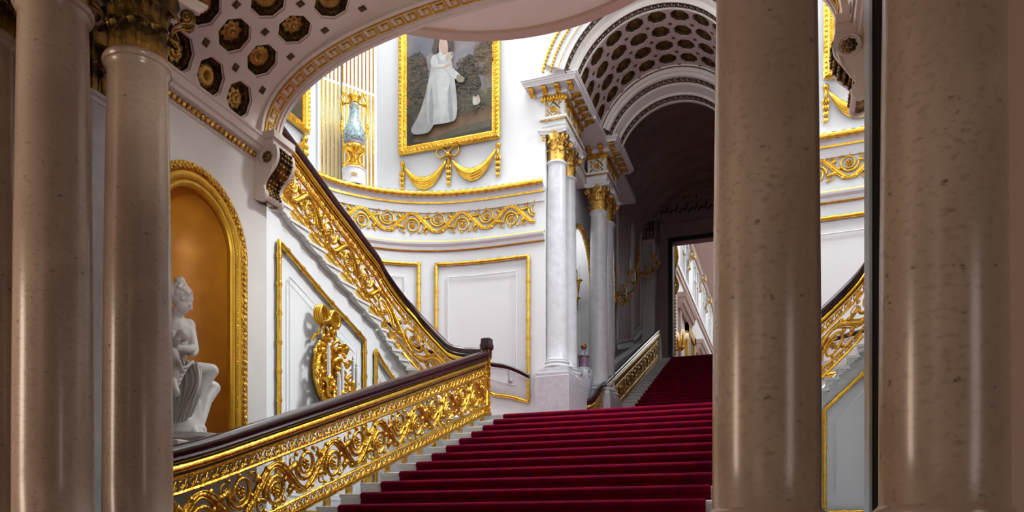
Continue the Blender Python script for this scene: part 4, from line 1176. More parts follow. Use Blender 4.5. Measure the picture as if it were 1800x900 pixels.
# pilasters behind the columns
def pilaster(x0, x1, y0, y1, label, mat):
    root = empty('pilaster', ((x0 + x1) / 2, (y0 + y1) / 2, FLOOR), label, 'pilaster')
    m = MB(); m.box(x0, x1, y0, y1, FLOOR, HTOP - 0.06); put(m, 'shaft', mat, root)
    m = MB(); m.box(x0 - 0.025, x1 + 0.025, y0 - 0.025, y1 + 0.025, HTOP - 0.06, HTOP - 0.03); m.box(x0 - 0.01, x1 + 0.01, y0 - 0.01, y1 + 0.01, HTOP - 0.10, HTOP - 0.06); put(m, 'neck_moulding', mat, root)
    m = MB(); m.box(x0, x1, y0, y1, HTOP - 0.03, EZ - 0.06); cp = put(m, 'capital', M['dullgold'], root)
    fl = None
    for row in range(2):
        for face in range(2):
            for i in range(3):
                lm = leaf_mesh(0.22 + 0.14 * row, 0.075, 0.0, 0.08)
                if face == 0: loc, rz = ((x0 + (x1 - x0) * (i + 0.5) / 3, y0, HTOP - 0.03), -PI / 2)
                else: loc, rz = (((x1 if x0 < -2 else x0), y0 + (y1 - y0) * (i + 0.5) / 3, HTOP - 0.03), 0 if x0 < -2 else PI)
                if fl is None or row != fl[1]: fl = (lm.build('acanthus_leaf', M['dullgold'], cp, True), row); o = fl[0]
                else: o = fl[0].copy(); COL.objects.link(o)
                o.location = Vector(loc); o.rotation_euler = (0, 0, rz)
                o.location = Vector(loc) - (root.location + cp.location)
    m = MB(); m.box(x0 - 0.05, x1 + 0.05, y0 - 0.05, y1 + 0.05, EZ - 0.06, EZ); put(m, 'abacus', M['pink'], root)
pilaster(-5.2, -4.80, 4.42, 4.95, 'flat grey marble pilaster between the two left columns', M['grey_marble'])
M['grey_gloss'] = material('polished_grey_marble', (0.33, 0.31, 0.30), 0.3, spec=0.3, color2=(0.24, 0.22, 0.22), scale=4)
pilaster(0.372, 0.9, 4.27, 4.80, 'polished grey marble pilaster seen edge-on beside the broadest right column', M['grey_gloss'])
m = MB(); m.box(0.352, 0.50, 4.10, 4.242, FLOOR, 3.9); m.box(0.362, 0.485, 4.09, 4.10, FLOOR, 3.8)
tag(m.build('black_upright', M['black']), 'black upright strip between the polished pilaster and the right column', 'post')  # plain black upright filling the dark strip beside the pilaster

# scrolled brackets at the foot of the rib
def console(xw, sg, label):
    """xw: wall face, sg: direction away from the wall"""
    y0, y1, zt = RIB0 - 0.01, RIB1 + 0.0, 4.0
    root = empty('scroll_bracket', (xw, (y0 + y1) / 2, zt - 0.5), label, 'bracket')
    prof = [(0, 0), (0.24, 0), (0.275, -0.04), (0.285, -0.10), (0.27, -0.17), (0.225, -0.24), (0.165, -0.30), (0.125, -0.36), (0.12, -0.41), (0.14, -0.45), (0.15, -0.49), (0.13, -0.53), (0.09, -0.55), (0.05, -0.54), (0, -0.52)]
    P = catmull([(a, z, 0) for a, z in prof], 4)
    for nm, ya, yb, mt, k in (('scroll_body', y0 + 0.035, y1 - 0.035, M['dullgold'], 0.97), ('side_cheek', y0, y0 + 0.045, M['pink'], 1.0), ('side_cheek', y1 - 0.045, y1, M['pink'], 1.0)):
        m = MB(); m.extrude([(xw + sg * p.x * k, ya, zt + p.y * k) for p in P], (0, yb - ya, 0)); put(m, nm, mt, root)
    m = MB(); c = (0.165, -0.12)
    m.tube([(xw + sg * (c[0] + 0.085 * math.cos(a)), y0 - 0.004, zt + c[1] + 0.085 * math.sin(a)) for a in (2 * PI * i / 20 for i in range(21))], 0.012, 6)
    m.tube([(xw + sg * (c[0] + x), y0 - 0.002, zt + c[1] + z) for x, z in ((0.085, -0.03), (0.05, -0.14), (0.0, -0.22), (-0.05, -0.29), (-0.07, -0.35))], [0.012, 0.011, 0.01, 0.009, 0.008], 6)
    put(m, 'volute_rim', M['pink'], root, True)
    m = MB()
    for i in range(8):
        a = 2 * PI * i / 8; m.ball((xw + sg * (c[0] + 0.042 * math.cos(a)), y0 - 0.002, zt + c[1] + 0.042 * math.sin(a)), (0.02, 0.012, 0.02), 6, 4)
    m.ball((xw + sg * c[0], y0 - 0.006, zt + c[1]), 0.018, 6, 4); put(m, 'volute_rosette', M['dullgold'], root, True)
    m = MB()
    for z, x in ((-0.475, 0.095),):
        m.tube([(xw + sg * x, y0 - 0.015, zt + z), (xw + sg * x, y1 + 0.015, zt + z)], 0.055, 10)
    put(m, 'lower_roll', M['pink'], root, True, 40)
    m = MB()
    for i in range(11):
        p = P[8 + i * 3]
        for k in range(4):
            y = y0 + 0.075 + (y1 - y0 - 0.15) * k / 3; m.ball((xw + sg * (p.x + 0.004), y, zt + p.y), (0.016, 0.027, 0.019), 6, 4)
    put(m, 'carved_beads', M['dullgold'], root, True)
console(WALL_X, 1, 'scrolled and gilded stone bracket at the left end of the ceiling rib')
console(0.58, -1, 'scrolled and gilded stone bracket at the right end of the ceiling rib')

# ------------------------------------------------------------------ white marble columns carrying the upper arch
AD, ABZ, AST, ACH = 0.418, 3.15, 7.21, 0.55
ab = AD / 2 * 0.82
pr = make_column('marble_column', 'x', AD, AST - ABZ - 0.08 - ab, ACH, (M['grey_marble'], M['bronze'], M['white'], M['grey_marble']))
pairs = [(-4.29, 14.69, 'pale marble column at the front left corner of the upper arch'), (-4.29, 15.39, 'pale marble column close behind the front left one under the upper arch'),
         (-4.05, 17.20, 'pale marble column on the far left pier, right of the lidded vase'), (-4.05, 17.86, 'slim-looking pale column behind the far left pier column'),
         (MX(-4.29), 14.69, 'pale marble column at the front right corner of the upper arch'), (MX(-4.29), 15.39, 'pale marble column behind the front right one under the upper arch'),
         (MX(-4.05), 17.20, 'pale marble column on the far right pier of the passage'), (MX(-4.05), 17.86, 'pale marble column behind the far right pier column')]
for i, (x, y, lab) in enumerate(pairs):
    o = pr if i == 0 else copy_tree(pr)
    o.location = (x, y, ABZ + 0.08); o['label'] = lab
for x0, x1, y0, y1, lab in ((-4.63, -3.955, 14.35, 15.74, 'lilac grey marble pedestal under the front left pair of arch columns'), (-4.38, -3.72, 16.86, 18.2, 'lilac grey marble pedestal under the far left pair of columns'),
                            (MX(-3.955), MX(-4.63), 14.35, 15.74, 'lilac grey marble pedestal under the front right pair of arch columns'), (MX(-3.72), MX(-4.38), 16.86, 18.2, 'lilac grey marble pedestal under the far right pair of columns')):
    root = empty('column_pedestal', ((x0 + x1) / 2, (y0 + y1) / 2, LAND - 0.016), lab, 'pedestal')
    m = MB(); m.bevel_box(x0, x1, y0, y1, LAND - 0.016, ABZ - 0.07, 0.006); put(m, 'die', M['plinth_marble'], root)
    m = MB(); m.bevel_box(x0 + 0.015, x1 - 0.015, y0 + 0.015, y1 - 0.015, ABZ - 0.07, ABZ, 0.008); put(m, 'cap', M['plinth_marble'], root)
def entablature(x0, x1, y0, y1, label, sgn):
    """block over a pair of columns; sgn: side that faces the middle of the passage"""
    z0 = 7.74; root = empty('entablature', ((x0 + x1) / 2, y0, z0), label, 'entablature')
    def slab(m, p, a, b): m.box(x0 - p, x1 + p, y0 - p, y1 + p, a, b)
    m = MB(); slab(m, 0.0, z0, z0 + 0.10); slab(m, 0.015, z0 + 0.10, z0 + 0.20); slab(m, 0.05, z0 + 0.22, z0 + 0.27); put(m, 'architrave', M['white'], root)
    m = MB(); slab(m, 0.03, z0 + 0.20, z0 + 0.222)
    k = 0
    for yy in [y0 - 0.045]:
        x = x0
        while x < x1: m.ball((x, yy, z0 + 0.20), (0.014, 0.014, 0.02), 5, 3); m.ball((x, y0 - 0.008, z0 + 0.035), 0.012, 5, 3); x += 0.045
    put(m, 'bead_row', M['bronze'], root)
    m = MB(); slab(m, -0.015, z0 + 0.27, z0 + 0.57); fz = put(m, 'frieze', M['white'], root)
    def panel(c, ax):                                        # gilt lozenge, rosette and corner leaves on a frieze face
        m = MB(); c = Vector(c); ax = Vector(ax); up = Vector((0, 0, 1)); w, h = 0.185, 0.135
        L = [c + ax * w * 0.72, c + up * h, c - ax * w * 0.72, c - up * h, c + ax * w * 0.72, c + up * h]
        m.tube(L, 0.014, 5)
        for i in range(7): a = 2 * PI * i / 7; m.ball(c + ax * 0.042 * math.cos(a) + up * 0.042 * math.sin(a), 0.024, 6, 4)
        m.ball(c, 0.026, 6, 4)
        for sx in (-1, 1):
            for sz in (-1, 1):
                q = c + ax * sx * w * 0.88 + up * sz * h * 0.85
                m.tube([q, q - ax * sx * 0.035 + up * sz * 0.0, q - ax * sx * 0.06 - up * sz * 0.03, q - ax * sx * 0.03 - up * sz * 0.05], [0.012, 0.022, 0.016, 0.006], 5)
        return m
    put(panel(((x0 + x1) / 2, y0 + 0.005, z0 + 0.42), (1, 0, 0)), 'frieze_ornament', M['goldleaf'], fz, True)
    xf = x1 - 0.005 if sgn > 0 else x0 + 0.005
    yy = y0 + 0.25
    while yy < y1 - 0.1:
        put(panel((xf, yy, z0 + 0.42), (0, 1, 0)), 'frieze_ornament', M['bronze'], fz, True); yy += 0.42
    m = MB(); x = x0 - 0.01
    while x < x1: m.box(x, x + 0.038, y0 - 0.05, y0, z0 + 0.58, z0 + 0.655); x += 0.058
    y = y0
    while y < y1: m.box(*(sorted((xf, xf + sgn * 0.05))), y, y + 0.038, z0 + 0.58, z0 + 0.655); y += 0.058
    m.box(x0 - 0.01, x1 + 0.01, y0 - 0.01, y1 + 0.01, z0 + 0.57, z0 + 0.66); put(m, 'dentils', M['gold'], root)
    m = MB(); slab(m, 0.08, z0 + 0.66, z0 + 0.70); slab(m, 0.265, z0 + 0.765, z0 + 0.80); slab(m, 0.28, z0 + 0.80, z0 + 0.83); slab(m, 0.31, z0 + 0.83, z0 + 0.865); slab(m, 0.33, z0 + 0.865, z0 + 0.885); slab(m, 0.06, z0 + 0.70, z0 + 0.77)
    cn = put(m, 'cornice', M['white'], root)
    first = None
    pos = [((x0 - 0.16 + (x1 - x0 + 0.32) * i / 3, y0 - 0.06, z0 + 0.765), -PI / 2) for i in range(4)]
    nn = max(2, int((y1 - y0) / 0.24))
    pos += [((xf + sgn * 0.06, y0 - 0.02 + (y1 - y0) * i / nn, z0 + 0.765), 0 if sgn > 0 else PI) for i in range(1, nn + 1)]
    for p, rz in pos:
        if first is None:
            mm = MB(); mm.extrude([(0, -0.04, 0), (0.19, -0.04, 0), (0.20, -0.04, -0.03), (0.17, -0.04, -0.06), (0.10, -0.04, -0.055), (0.05, -0.04, -0.10), (0, -0.04, -0.11)], (0, 0.08, 0))
            mm.tube([(0.175, -0.046, -0.032), (0.175, 0.046, -0.032)], 0.03, 8); mm.tube([(0.03, -0.044, -0.085), (0.03, 0.044, -0.085)], 0.024, 8)
            first = mm.build('modillion', M['goldleaf'], cn); o = first
        else: o = first.copy(); COL.objects.link(o)
        o.location = Vector(p) - root.location - cn.location; o.rotation_euler = (0, 0, rz)
    return root
entablature(-4.51, -4.07, 14.46, 15.76, 'gilded white entablature block on the front left pair of arch columns', 1)
entablature(-4.27, -3.83, 16.98, 18.1, 'shaded entablature block on the far left pair of columns', 1)
entablature(MX(-4.07), MX(-4.51), 14.46, 15.76, 'gilded white entablature block on the front right pair of arch columns', -1)
entablature(MX(-3.83), MX(-4.27), 16.98, 18.1, 'shaded entablature block on the far right pair of columns', -1)
m = MB()                                                    # lower cornice running on between the two piers
for q in (lambda x: x, MX):
    for xa, za, zb in ((-4.30, 7.74, 7.95), (-4.26, 7.96, 8.0), (-4.34, 8.0, 8.32), (-4.26, 8.32, 8.4), (-3.76, 8.50, 8.64)):
        xs = sorted((q(-4.56), q(xa))); m.box(xs[0], xs[1], 15.7, 17.05, za, zb); m.box(xs[0], xs[1], 18.05, 20.0, za, zb)
structure(m, 'trim_25', M['cream'], label='entablature running on between the piers of the passage')
# ------------------------------------------------------------------ gilded things on the walls
LW, RW = WL, WR
def frame_tube(fn, pts, r, root, name, mat, knots=0.34, step=0.06):
    """bamboo-like gilded moulding with ribbon ties: pts are (s, z) corners, fn(s, z) -> point"""
    P = []
    for (a, b), (c, d) in zip(pts, pts[1:]):
        n = max(1, int(math.hypot(c - a, d - b) / step))
        P += [fn(a + (c - a) * i / n, b + (d - b) * i / n) for i in range(n)]
    P.append(fn(*pts[-1]))
    m = MB(); m.tube(P, r, 8)
    L = 0.0
    for a, b in zip(P, P[1:]):
        L += (b - a).length
        if L > knots:
            L = 0.0; t = (b - a).normalized()
            for k in (-0.6, 0.0, 0.6): m.tube([a + t * r * (k - 0.25), a + t * r * (k + 0.25)], r * (1.35 - 0.2 * abs(k)), 8)
    return m
NTR = [40]
def trim(m, mat, label, smooth=True):
    NTR[0] += 1
    return structure(m, f'trim_{NTR[0]}', mat, smooth, 50, label)
# frames on the curved stairwell walls
for W, mir in ((WL, False), (WR, True)):
    side = 'right' if mir else 'left'
    sa, sb, sc = s_of_u(WL, 767), s_of_u(WL, 929), s_of_u(WL, 737)
    f = lambda s, z, W=W: W.at(s, z, 0.03)
    lo = lambda s: 2.62 + 0.0 * s
    bot = [(sb, 2.62), (sb - 0.35, 2.74), (sb - 0.7, 2.80), (sb - 1.2, 3.05), (sa, 3.5)]
    trim(frame_tube(f, [(sa, 3.5), (sa, 5.42), (sb, 5.42)] + bot, 0.036, None, '', None), M['gold'], f'gilded ribbon-tied panel frame nearest the arch on the {side} curved wall')
    m = MB(); ia, ib = sa + 0.24, sb - 0.24
    m.tube([f(ia + (ib - ia) * i / 24, 5.16) - Vector((0, 0, 0)) for i in range(25)], 0.010, 6); m.tube([f(ib, z) for z in (5.16, 4.4, 3.6, 2.95)], 0.010, 6); m.tube([f(ia, z) for z in (5.16, 4.6, 4.0, 3.75)], 0.010, 6)
    m.tube([f(ib, 2.95), f(ib - 0.3, 3.03), f(ib - 0.8, 3.2), f(ia, 3.75)], 0.010, 6)
    trim(m, M['white'], f'thin white inner fillet of the panel nearest the arch on the {side} curved wall')
    trim(frame_tube(f, [(sc - 3.2, 5.42), (sc, 5.42), (sc, 3.75), (sc - 1.0, 4.4), (sc - 2.4, 5.1)], 0.036, None, '', None), M['gold'], f'gilded ribbon-tied panel frame half hidden by the stair on the {side} curved wall')
    m = MB(); m.tube([f(sc - 0.28 - 1.6 * i / 16, 5.16) for i in range(17)], 0.010, 6); m.tube([f(sc - 0.28, z) for z in (5.16, 4.6, 4.0)], 0.010, 6)
    trim(m, M['white'], f'thin white inner fillet of the half hidden panel on the {side} curved wall')
# frames on the wall under the side flights
SWP = [(p.x, p.y, 0.0) for p in STAIR_WALL.P]
def stair_wall_face(mir):
    pts = []
    for p, nn in zip(STAIR_WALL.P, STAIR_WALL.N):
        nin = nn if nn.dot(Vector((-4.6, 9.8, 0)) - p) > 0 else -nn
        o = p - nin * 0.045; pts.append((MX(o.x) if mir else o.x, o.y, 0.0))
    return Path(pts, 0.05, -1.0 if mir else 1.0)
for mir in (False, True):
    side = 'right' if mir else 'left'
    F = stair_wall_face(mir)
    sg = 1 if (F.at(F.L - 0.5, 0, 1) - F.at(F.L - 0.5)).x * (-1 if mir else 1) > 0 else -1
    f = lambda s, z, F=F, sg=sg: F.at(s, z, sg * 0.012)
    FL = stair_wall_face(False)
    s489, s640, s660, s700 = [s_of_u(FL, u) for u in (489, 640, 660, 700)]
    trim(frame_tube(f, [(s489, 0.35), (s489, 3.74), (s640, 2.98), (s640, 0.35), (s489, 0.35)], 0.032, None, '', None, 0.36), M['gold'], f'large gilded ribbon-tied frame on the wall under the {side} flight')
    m = MB(); m.tube([f(s, z) for s, z in ((s489 - 0.22, 0.6), (s489 - 0.22, 3.36), (s640 + 0.22, 2.78), (s640 + 0.22, 0.6), (s489 - 0.22, 0.6))], 0.009, 6)
    trim(m, M['white'], f'thin white fillet inside the large frame under the {side} flight')
    se = min((FL.L * i / 400 for i in range(401)), key=lambda s: abs(FL.at(s).x + 5.14) + (0 if FL.at(s).y > 10.8 else 9))
    s555 = min((FL.L * i / 400 for i in range(401)), key=lambda s: abs(FL.at(s).x + 5.52) + (0 if FL.at(s).y > 11.2 else 9))
    top = [(s660, 2.90), (s660 + (s700 - s660) * 0.5, 2.68), (s700, 2.44), (s555, 2.08), (se, 1.71)]
    trim(frame_tube(f, [(s660, 0.35)] + top + [(se, 0.35), (s660, 0.35)], 0.030, None, '', None, 0.36), M['gold'], f'small gilded ribbon-tied frame where the wall turns under the {side} flight')
    m = MB(); m.tube([f(s660 - 0.16, 0.6), f(s660 - 0.16, 2.52), f(s700, 2.18), f(s555, 1.84), f(se - 0.0 + (0.15 if se < s700 else -0.15), 1.55), f(se + (0.15 if se < s700 else -0.15), 0.6)], 0.009, 6)
    trim(m, M['white'], f'thin white fillet inside the small frame under the {side} flight')
# scroll friezes
for W, side in ((WL, 'left'), (WR, 'right')):
    e = s_of_u(WL, 942); L = 1.0
    root = empty('scroll_frieze', W.at(e - 2.5, 6.25), f'gilded acanthus scroll frieze in relief round the {side} curved wall', 'frieze')
    for i in range(7):
        scroll_parts(W, e - L * (i + 1), L, 6.02, 0.455, root, M['gold'], 0.85, 6, ncenter=0.012, lim=(0.3, e))
    for k in range(13):
        s = e - 0.5 * k - 0.22
        if s < 0.5: break
        tz, sg = ((6.035, 1), (6.455, -1))[k % 2]
        m = MB(); m.ball(W.at(s, tz, 0.012), 0.018, 6, 4)
        for a in (-0.9, -0.45, 0, 0.45, 0.9): m.tube([W.at(s, tz, 0.012), W.at(s + 0.06 * math.sin(a), tz + sg * 0.07 * math.cos(a), 0.02)], [0.009, 0.004], 4)
        put(m, 'palmette', M['gold'], root, True)

# portraits in gilded frames
def mats_for(names):
    return [MP[n] for n in names]
MP = {}
for n, c, c2, s in (('sky', (0.13, 0.15, 0.19), (0.33, 0.27, 0.27), 1.1), ('cloud', (0.42, 0.34, 0.32), (0.24, 0.23, 0.26), 3), ('tree', (0.055, 0.05, 0.035), (0.13, 0.09, 0.045), 5), ('lighttree', (0.17, 0.11, 0.06), (0.24, 0.17, 0.10), 6),
                    ('ground', (0.075, 0.07, 0.035), (0.13, 0.11, 0.06), 3), ('path', (0.24, 0.14, 0.065), (0.15, 0.09, 0.045), 4), ('dark', (0.035, 0.028, 0.022), (0.07, 0.05, 0.035), 4), ('dress', (0.62, 0.62, 0.60), (0.46, 0.47, 0.47), 3),
                    ('fold', (0.74, 0.74, 0.72), (0.60, 0.61, 0.60), 5), ('veil', (0.36, 0.36, 0.35), (0.46, 0.46, 0.44), 5), ('shade', (0.33, 0.34, 0.34), (0.42, 0.42, 0.42), 5), ('skin', (0.62, 0.43, 0.33), (0.66, 0.49, 0.39), 5), ('hair', (0.05, 0.032, 0.022), (0.11, 0.07, 0.045), 6),
                    ('lip', (0.40, 0.12, 0.10), (0.40, 0.12, 0.10), 5), ('fur', (0.50, 0.40, 0.28), (0.60, 0.52, 0.42), 8), ('straw', (0.33, 0.31, 0.20), (0.27, 0.25, 0.16), 8), ('blue', (0.05, 0.08, 0.12), (0.10, 0.12, 0.13), 3)):
    MP[n] = material('paint_' + n, tuple(x * 0.72 for x in c), 0.55, color2=tuple(x * 0.72 for x in c2), scale=s, stretch=(1, 1, 1), detail=6)
def carved_frame(root, corner, ax, up, w, h, band=0.17):
    """corner: lower left; ax, up: unit vectors; builds four mitred sides with a carved outer edge"""
    nrm = ax.cross(up)
    if nrm.y > 0 and abs(nrm.y) > 0.5: nrm = -nrm
    prof = [(0.0, 0.0), (0.0, 0.07), (0.035, 0.10), (0.07, 0.085), (0.10, 0.055), (0.125, 0.06), (0.14, 0.035), (band, 0.03), (band, 0.0)]
    def cor(t): return [corner + ax * t + up * t, corner + ax * (w - t) + up * t, corner + ax * (w - t) + up * (h - t), corner + ax * t + up * (h - t)]
    m = MB(); rows = []
    for k in range(5): rows.append([cor(t)[k % 4] + nrm * d for t, d in prof])
    m.loft(rows, caps=False)
    fr = put(m, 'frame', M['gold'], root, True, 25)
    m = MB(); P = cor(0.045)
    for k in range(4):
        a, b = P[k], P[(k + 1) % 4]; L = (b - a).length; d = (b - a) / L; q = d.cross(nrm); n = int(L / 0.085)
        for i in range(n):
            c = a + d * (L * (i + 0.5) / n) + nrm * 0.09
            m.tube([c - d * 0.036 - q * 0.018, c, c + d * 0.036 - q * 0.018], [0.008, 0.022, 0.006], 5); m.tube([c - d * 0.02 + q * 0.03, c + d * 0.03 + q * 0.012], [0.006, 0.016], 5)
        n2 = int(L / 0.05)
        for i in range(n2): m.ball(a + d * (L * (i + 0.5) / n2) + nrm * 0.058 + q * 0.0 + (P[(k + 3) % 4] - a).normalized() * 0.078, 0.013, 5, 3)
    put(m, 'carved_edge', M['goldleaf'], fr, True)['kind'] = 'stuff'
    return fr
def blob(pts, n=3):
    P = catmull([(p[0], p[1], 0) for p in pts] + [(pts[0][0], pts[0][1], 0)], n)[:-1]
    return [(p.x, p.y) for p in P]
def foliage(u0, u1, v0, v1, n, seed, names):
    r = random.Random(seed); out = []
    for i in range(n):
        a = r.uniform(0, 2 * PI); q = math.sqrt(r.random()); cu, cv = (u0 + u1) / 2 + q * math.cos(a) * (u1 - u0) / 2, (v0 + v1) / 2 + q * math.sin(a) * (v1 - v0) / 2
        s = r.uniform(1.0, 2.6); out.append((r.choice(names), [(min(max(cu + s * r.uniform(0.6, 1.2) * math.cos(2 * PI * k / 7), 717), 866), cv + s * r.uniform(0.5, 1.0) * math.sin(2 * PI * k / 7)) for k in range(7)]))
    return out
def painted(root, shapes, plane, names, name='canvas'):
    """flat painted patches, each a hair in front of the one before"""
    m = MB()
    for k, (nm, pts) in enumerate(shapes):
        m.mat(names.index(nm)); m.add([plane(p, 0.00006 * k) for p in pts], [tuple(range(len(pts)))])
    return put(m, name, mats_for(names), root)
PYP = 14.40
c0, c1 = on_y(703, 273, PYP), on_y(880, 242, PYP)
zb = 7.74; c0.z = c1.z = zb; PH = 3.05
root = empty('portrait', c0, 'full-length portrait of a woman in white in a gilded frame left of the arch', 'painting')
carved_frame(root, Vector((c0.x, PYP, zb)), Vector((1, 0, 0)), Vector((0, 0, 1)), c1.x - c0.x, PH)
def pxp(p, off):
    # place a point of the photograph's picture on the canvas; the lower edge there runs from (717, 259) to (866, 236)
    x = c0.x + 0.155 + (p[0] - 717) / 149.0 * (c1.x - c0.x - 0.31); z = zb + 0.155 + ((259 - (p[0] - 717) / 149.0 * 23) - p[1]) * 0.01118
    return Vector((x, PYP - 0.02 - off, z))
W0 = 'sky cloud tree lighttree ground path dark dress fold veil shade skin hair lip fur straw'.split()
T_ = lambda u, t: 0
shapes = [('sky', [(717, 259), (866, 236), (866, -3), (717, 20)]),
          ('cloud', blob([(780, 130), (800, 95), (835, 80), (866, 70), (866, 120), (840, 128), (800, 140)])), ('cloud', blob([(745, 105), (770, 88), (786, 110), (770, 128), (748, 126)])),
          ('tree', blob([(717, 100), (728, 92), (742, 90), (752, 104), (756, 125), (752, 150), (758, 190), (740, 215), (717, 215)])),
          ('lighttree', blob([(833, 95), (845, 80), (866, 70), (866, 150), (856, 140), (848, 116), (838, 112)])), ('tree', blob([(806, 125), (815, 110), (828, 98), (838, 112), (842, 135), (846, 160), (812, 170), (800, 150)])),
          ('ground', [(717, 185), (760, 178), (800, 172), (866, 158), (866, 236), (717, 259)]), ('path', blob([(740, 236), (790, 212), (840, 196), (866, 190), (866, 212), (810, 226), (760, 246), (732, 250)])),
          ('dark', blob([(717, 250), (760, 250), (820, 236), (866, 226), (866, 236), (717, 259)], 1)), ('dark', blob([(717, 200), (728, 205), (735, 230), (728, 250), (717, 254)])), ('lighttree', blob([(850, 130), (853, 130), (857, 165), (851, 165)])),
          *foliage(717, 758, 86, 200, 260, 1, ['tree', 'tree', 'dark', 'tree', 'lighttree']), *foliage(798, 848, 104, 172, 260, 2, ['tree', 'tree', 'dark', 'ground']), *foliage(834, 872, 68, 134, 200, 3, ['lighttree', 'lighttree', 'tree']), *foliage(717, 866, 176, 206, 160, 4, ['ground', 'dark', 'ground']),
          ('veil', blob([(763, 118), (757, 150), (748, 185), (738, 210), (728, 228), (732, 238), (748, 238), (762, 232), (775, 200), (780, 150)])),
          ('dress', blob([(765, 100), (762, 125), (757, 155), (755, 190), (758, 220), (772, 222), (790, 220), (805, 214), (808, 190), (806, 165), (803, 140), (800, 120), (795, 105), (780, 96)])),
          ('shade', blob([(764, 150), (767, 190), (766, 220), (760, 218), (760, 180)])), ('shade', blob([(795, 150), (800, 185), (800, 214), (795, 216), (792, 180)])), ('fold', blob([(775, 125), (783, 140), (790, 165), (790, 190), (783, 216), (778, 216), (776, 180), (772, 150)])),
          ('fold', blob([(778, 124), (790, 130), (795, 150), (790, 165), (784, 160), (780, 144)])), ('fold', blob([(785, 118), (800, 124), (812, 136), (816, 142), (806, 144), (795, 134)])), ('straw', blob([(808, 136), (818, 140), (820, 148), (812, 150), (806, 144)])),
          ('hair', blob([(770, 60), (768, 75), (764, 90), (770, 98), (778, 80), (790, 78), (796, 90), (802, 86), (800, 70), (796, 52), (786, 42), (774, 46)])),
          ('skin', blob([(778, 72), (776, 90), (783, 98), (792, 94), (790, 74)])), ('fold', blob([(778, 88), (784, 100), (793, 95), (792, 104), (783, 110), (776, 102)])), ('skin', blob([(778, 54), (777, 64), (781, 74), (786, 76), (791, 72), (793, 62), (791, 53), (785, 50)])),
          ('hair', blob([(776, 58), (778, 51), (785, 48), (792, 51), (794, 58), (788, 53), (782, 54)])), ('hair', blob([(779.5, 61), (782, 60), (783.5, 61), (782, 62)])), ('hair', blob([(786.5, 61), (788.5, 60), (791, 61), (789, 62)])), ('lip', blob([(783, 70.5), (785.5, 69.6), (788, 70.5), (785.5, 72)])), ('shade', blob([(785, 62), (786, 66), (784.6, 66.5)])),
          ('fold', blob([(764, 102), (769, 98), (774, 106), (774, 118), (766, 120), (762, 112)])), ('skin', blob([(766, 117), (776, 120), (788, 118), (798, 114), (799, 118), (789, 123), (776, 124), (766, 122)])), ('fold', blob([(763, 112), (776, 116), (786, 116), (786, 120), (774, 121), (764, 119)])),
          ('fur', blob([(788, 104), (792, 97), (799, 96), (801, 103), (797, 110), (790, 112)])), ('hair', blob([(797, 100), (799, 99.5), (799.5, 101), (798, 101.6)])),
          ('fur', blob([(834, 178), (838, 170), (844, 174), (847, 184), (843, 190), (835, 190)])), ('dark', blob([(835, 172), (838, 167), (844, 170), (842, 175), (837, 176)])), ('dress', blob([(835, 182), (839, 178), (842, 184), (840, 190), (835, 190)]))]
painted(root, shapes, pxp, W0)
# portrait on the right, and the one in the shadow of the rib on the left: dark landscapes
xr0, xr1 = MX(c1.x) - 0.1, MX(c0.x) - 0.1
root = empty('portrait', (xr0, PYP, zb), 'dark landscape painting in a gilded frame, glimpsed right of the central column', 'painting')
carved_frame(root, Vector((xr0, PYP, zb)), Vector((1, 0, 0)), Vector((0, 0, 1)), xr1 - xr0, PH)
pr_ = lambda p, off: Vector((xr0 + 0.15 + p[0] * (xr1 - xr0 - 0.3), PYP - 0.02 - off, zb + 0.15 + p[1] * (PH - 0.3)))
painted(root, [('blue', [(0, 0), (1, 0), (1, 1), (0, 1)]), ('tree', blob([(0, 0.1), (0.3, 0.3), (0.22, 0.6), (0.05, 0.72), (0, 0.7)])), ('ground', [(0, 0), (1, 0), (1, 0.26), (0.5, 0.3), (0, 0.2)]), ('lighttree', blob([(0.1, 0.32), (0.3, 0.42), (0.24, 0.5), (0.1, 0.46)])), ('dark', blob([(0.45, 0.1), (0.7, 0.1), (0.7, 0.7), (0.58, 0.86), (0.48, 0.68)]))], pr_, ['blue', 'tree', 'ground', 'lighttree', 'dark'])
ya, yb = 10.7, 12.98; XS = -8.76
root = empty('portrait', (XS, ya, 7.7), 'dark brown painting in a gilded frame, its corner showing under the rib at the left', 'painting')
def side_frame():
    carved_frame(root, Vector((XS, ya, 7.7)), Vector((0, 1, 0)), Vector((0, 0, 1)), yb - ya, 3.0)
side_frame()
ps = lambda p, off: Vector((XS + 0.02 + off, ya + 0.15 + p[0] * (yb - ya - 0.3), 7.85 + p[1] * 2.7))
painted(root, [('dark', [(0, 0), (1, 0), (1, 1), (0, 1)]), ('shade', blob([(0.3, 0.55), (0.6, 0.5), (0.6, 0.9), (0.45, 0.98)])), ('sky', [(0.55, 0.35), (1, 0.3), (1, 1), (0.6, 1)]), ('tree', blob([(0.5, 0.02), (1.0, 0.04), (0.98, 0.3), (0.7, 0.36), (0.55, 0.2)])), ('path', blob([(0.6, 0.12), (0.85, 0.1), (0.8, 0.2), (0.65, 0.22)])), ('hair', blob([(0.2, 0.1), (0.45, 0.1), (0.48, 0.7), (0.35, 0.85), (0.22, 0.6)]))], ps, ['dark', 'shade', 'sky', 'tree', 'path', 'hair'])

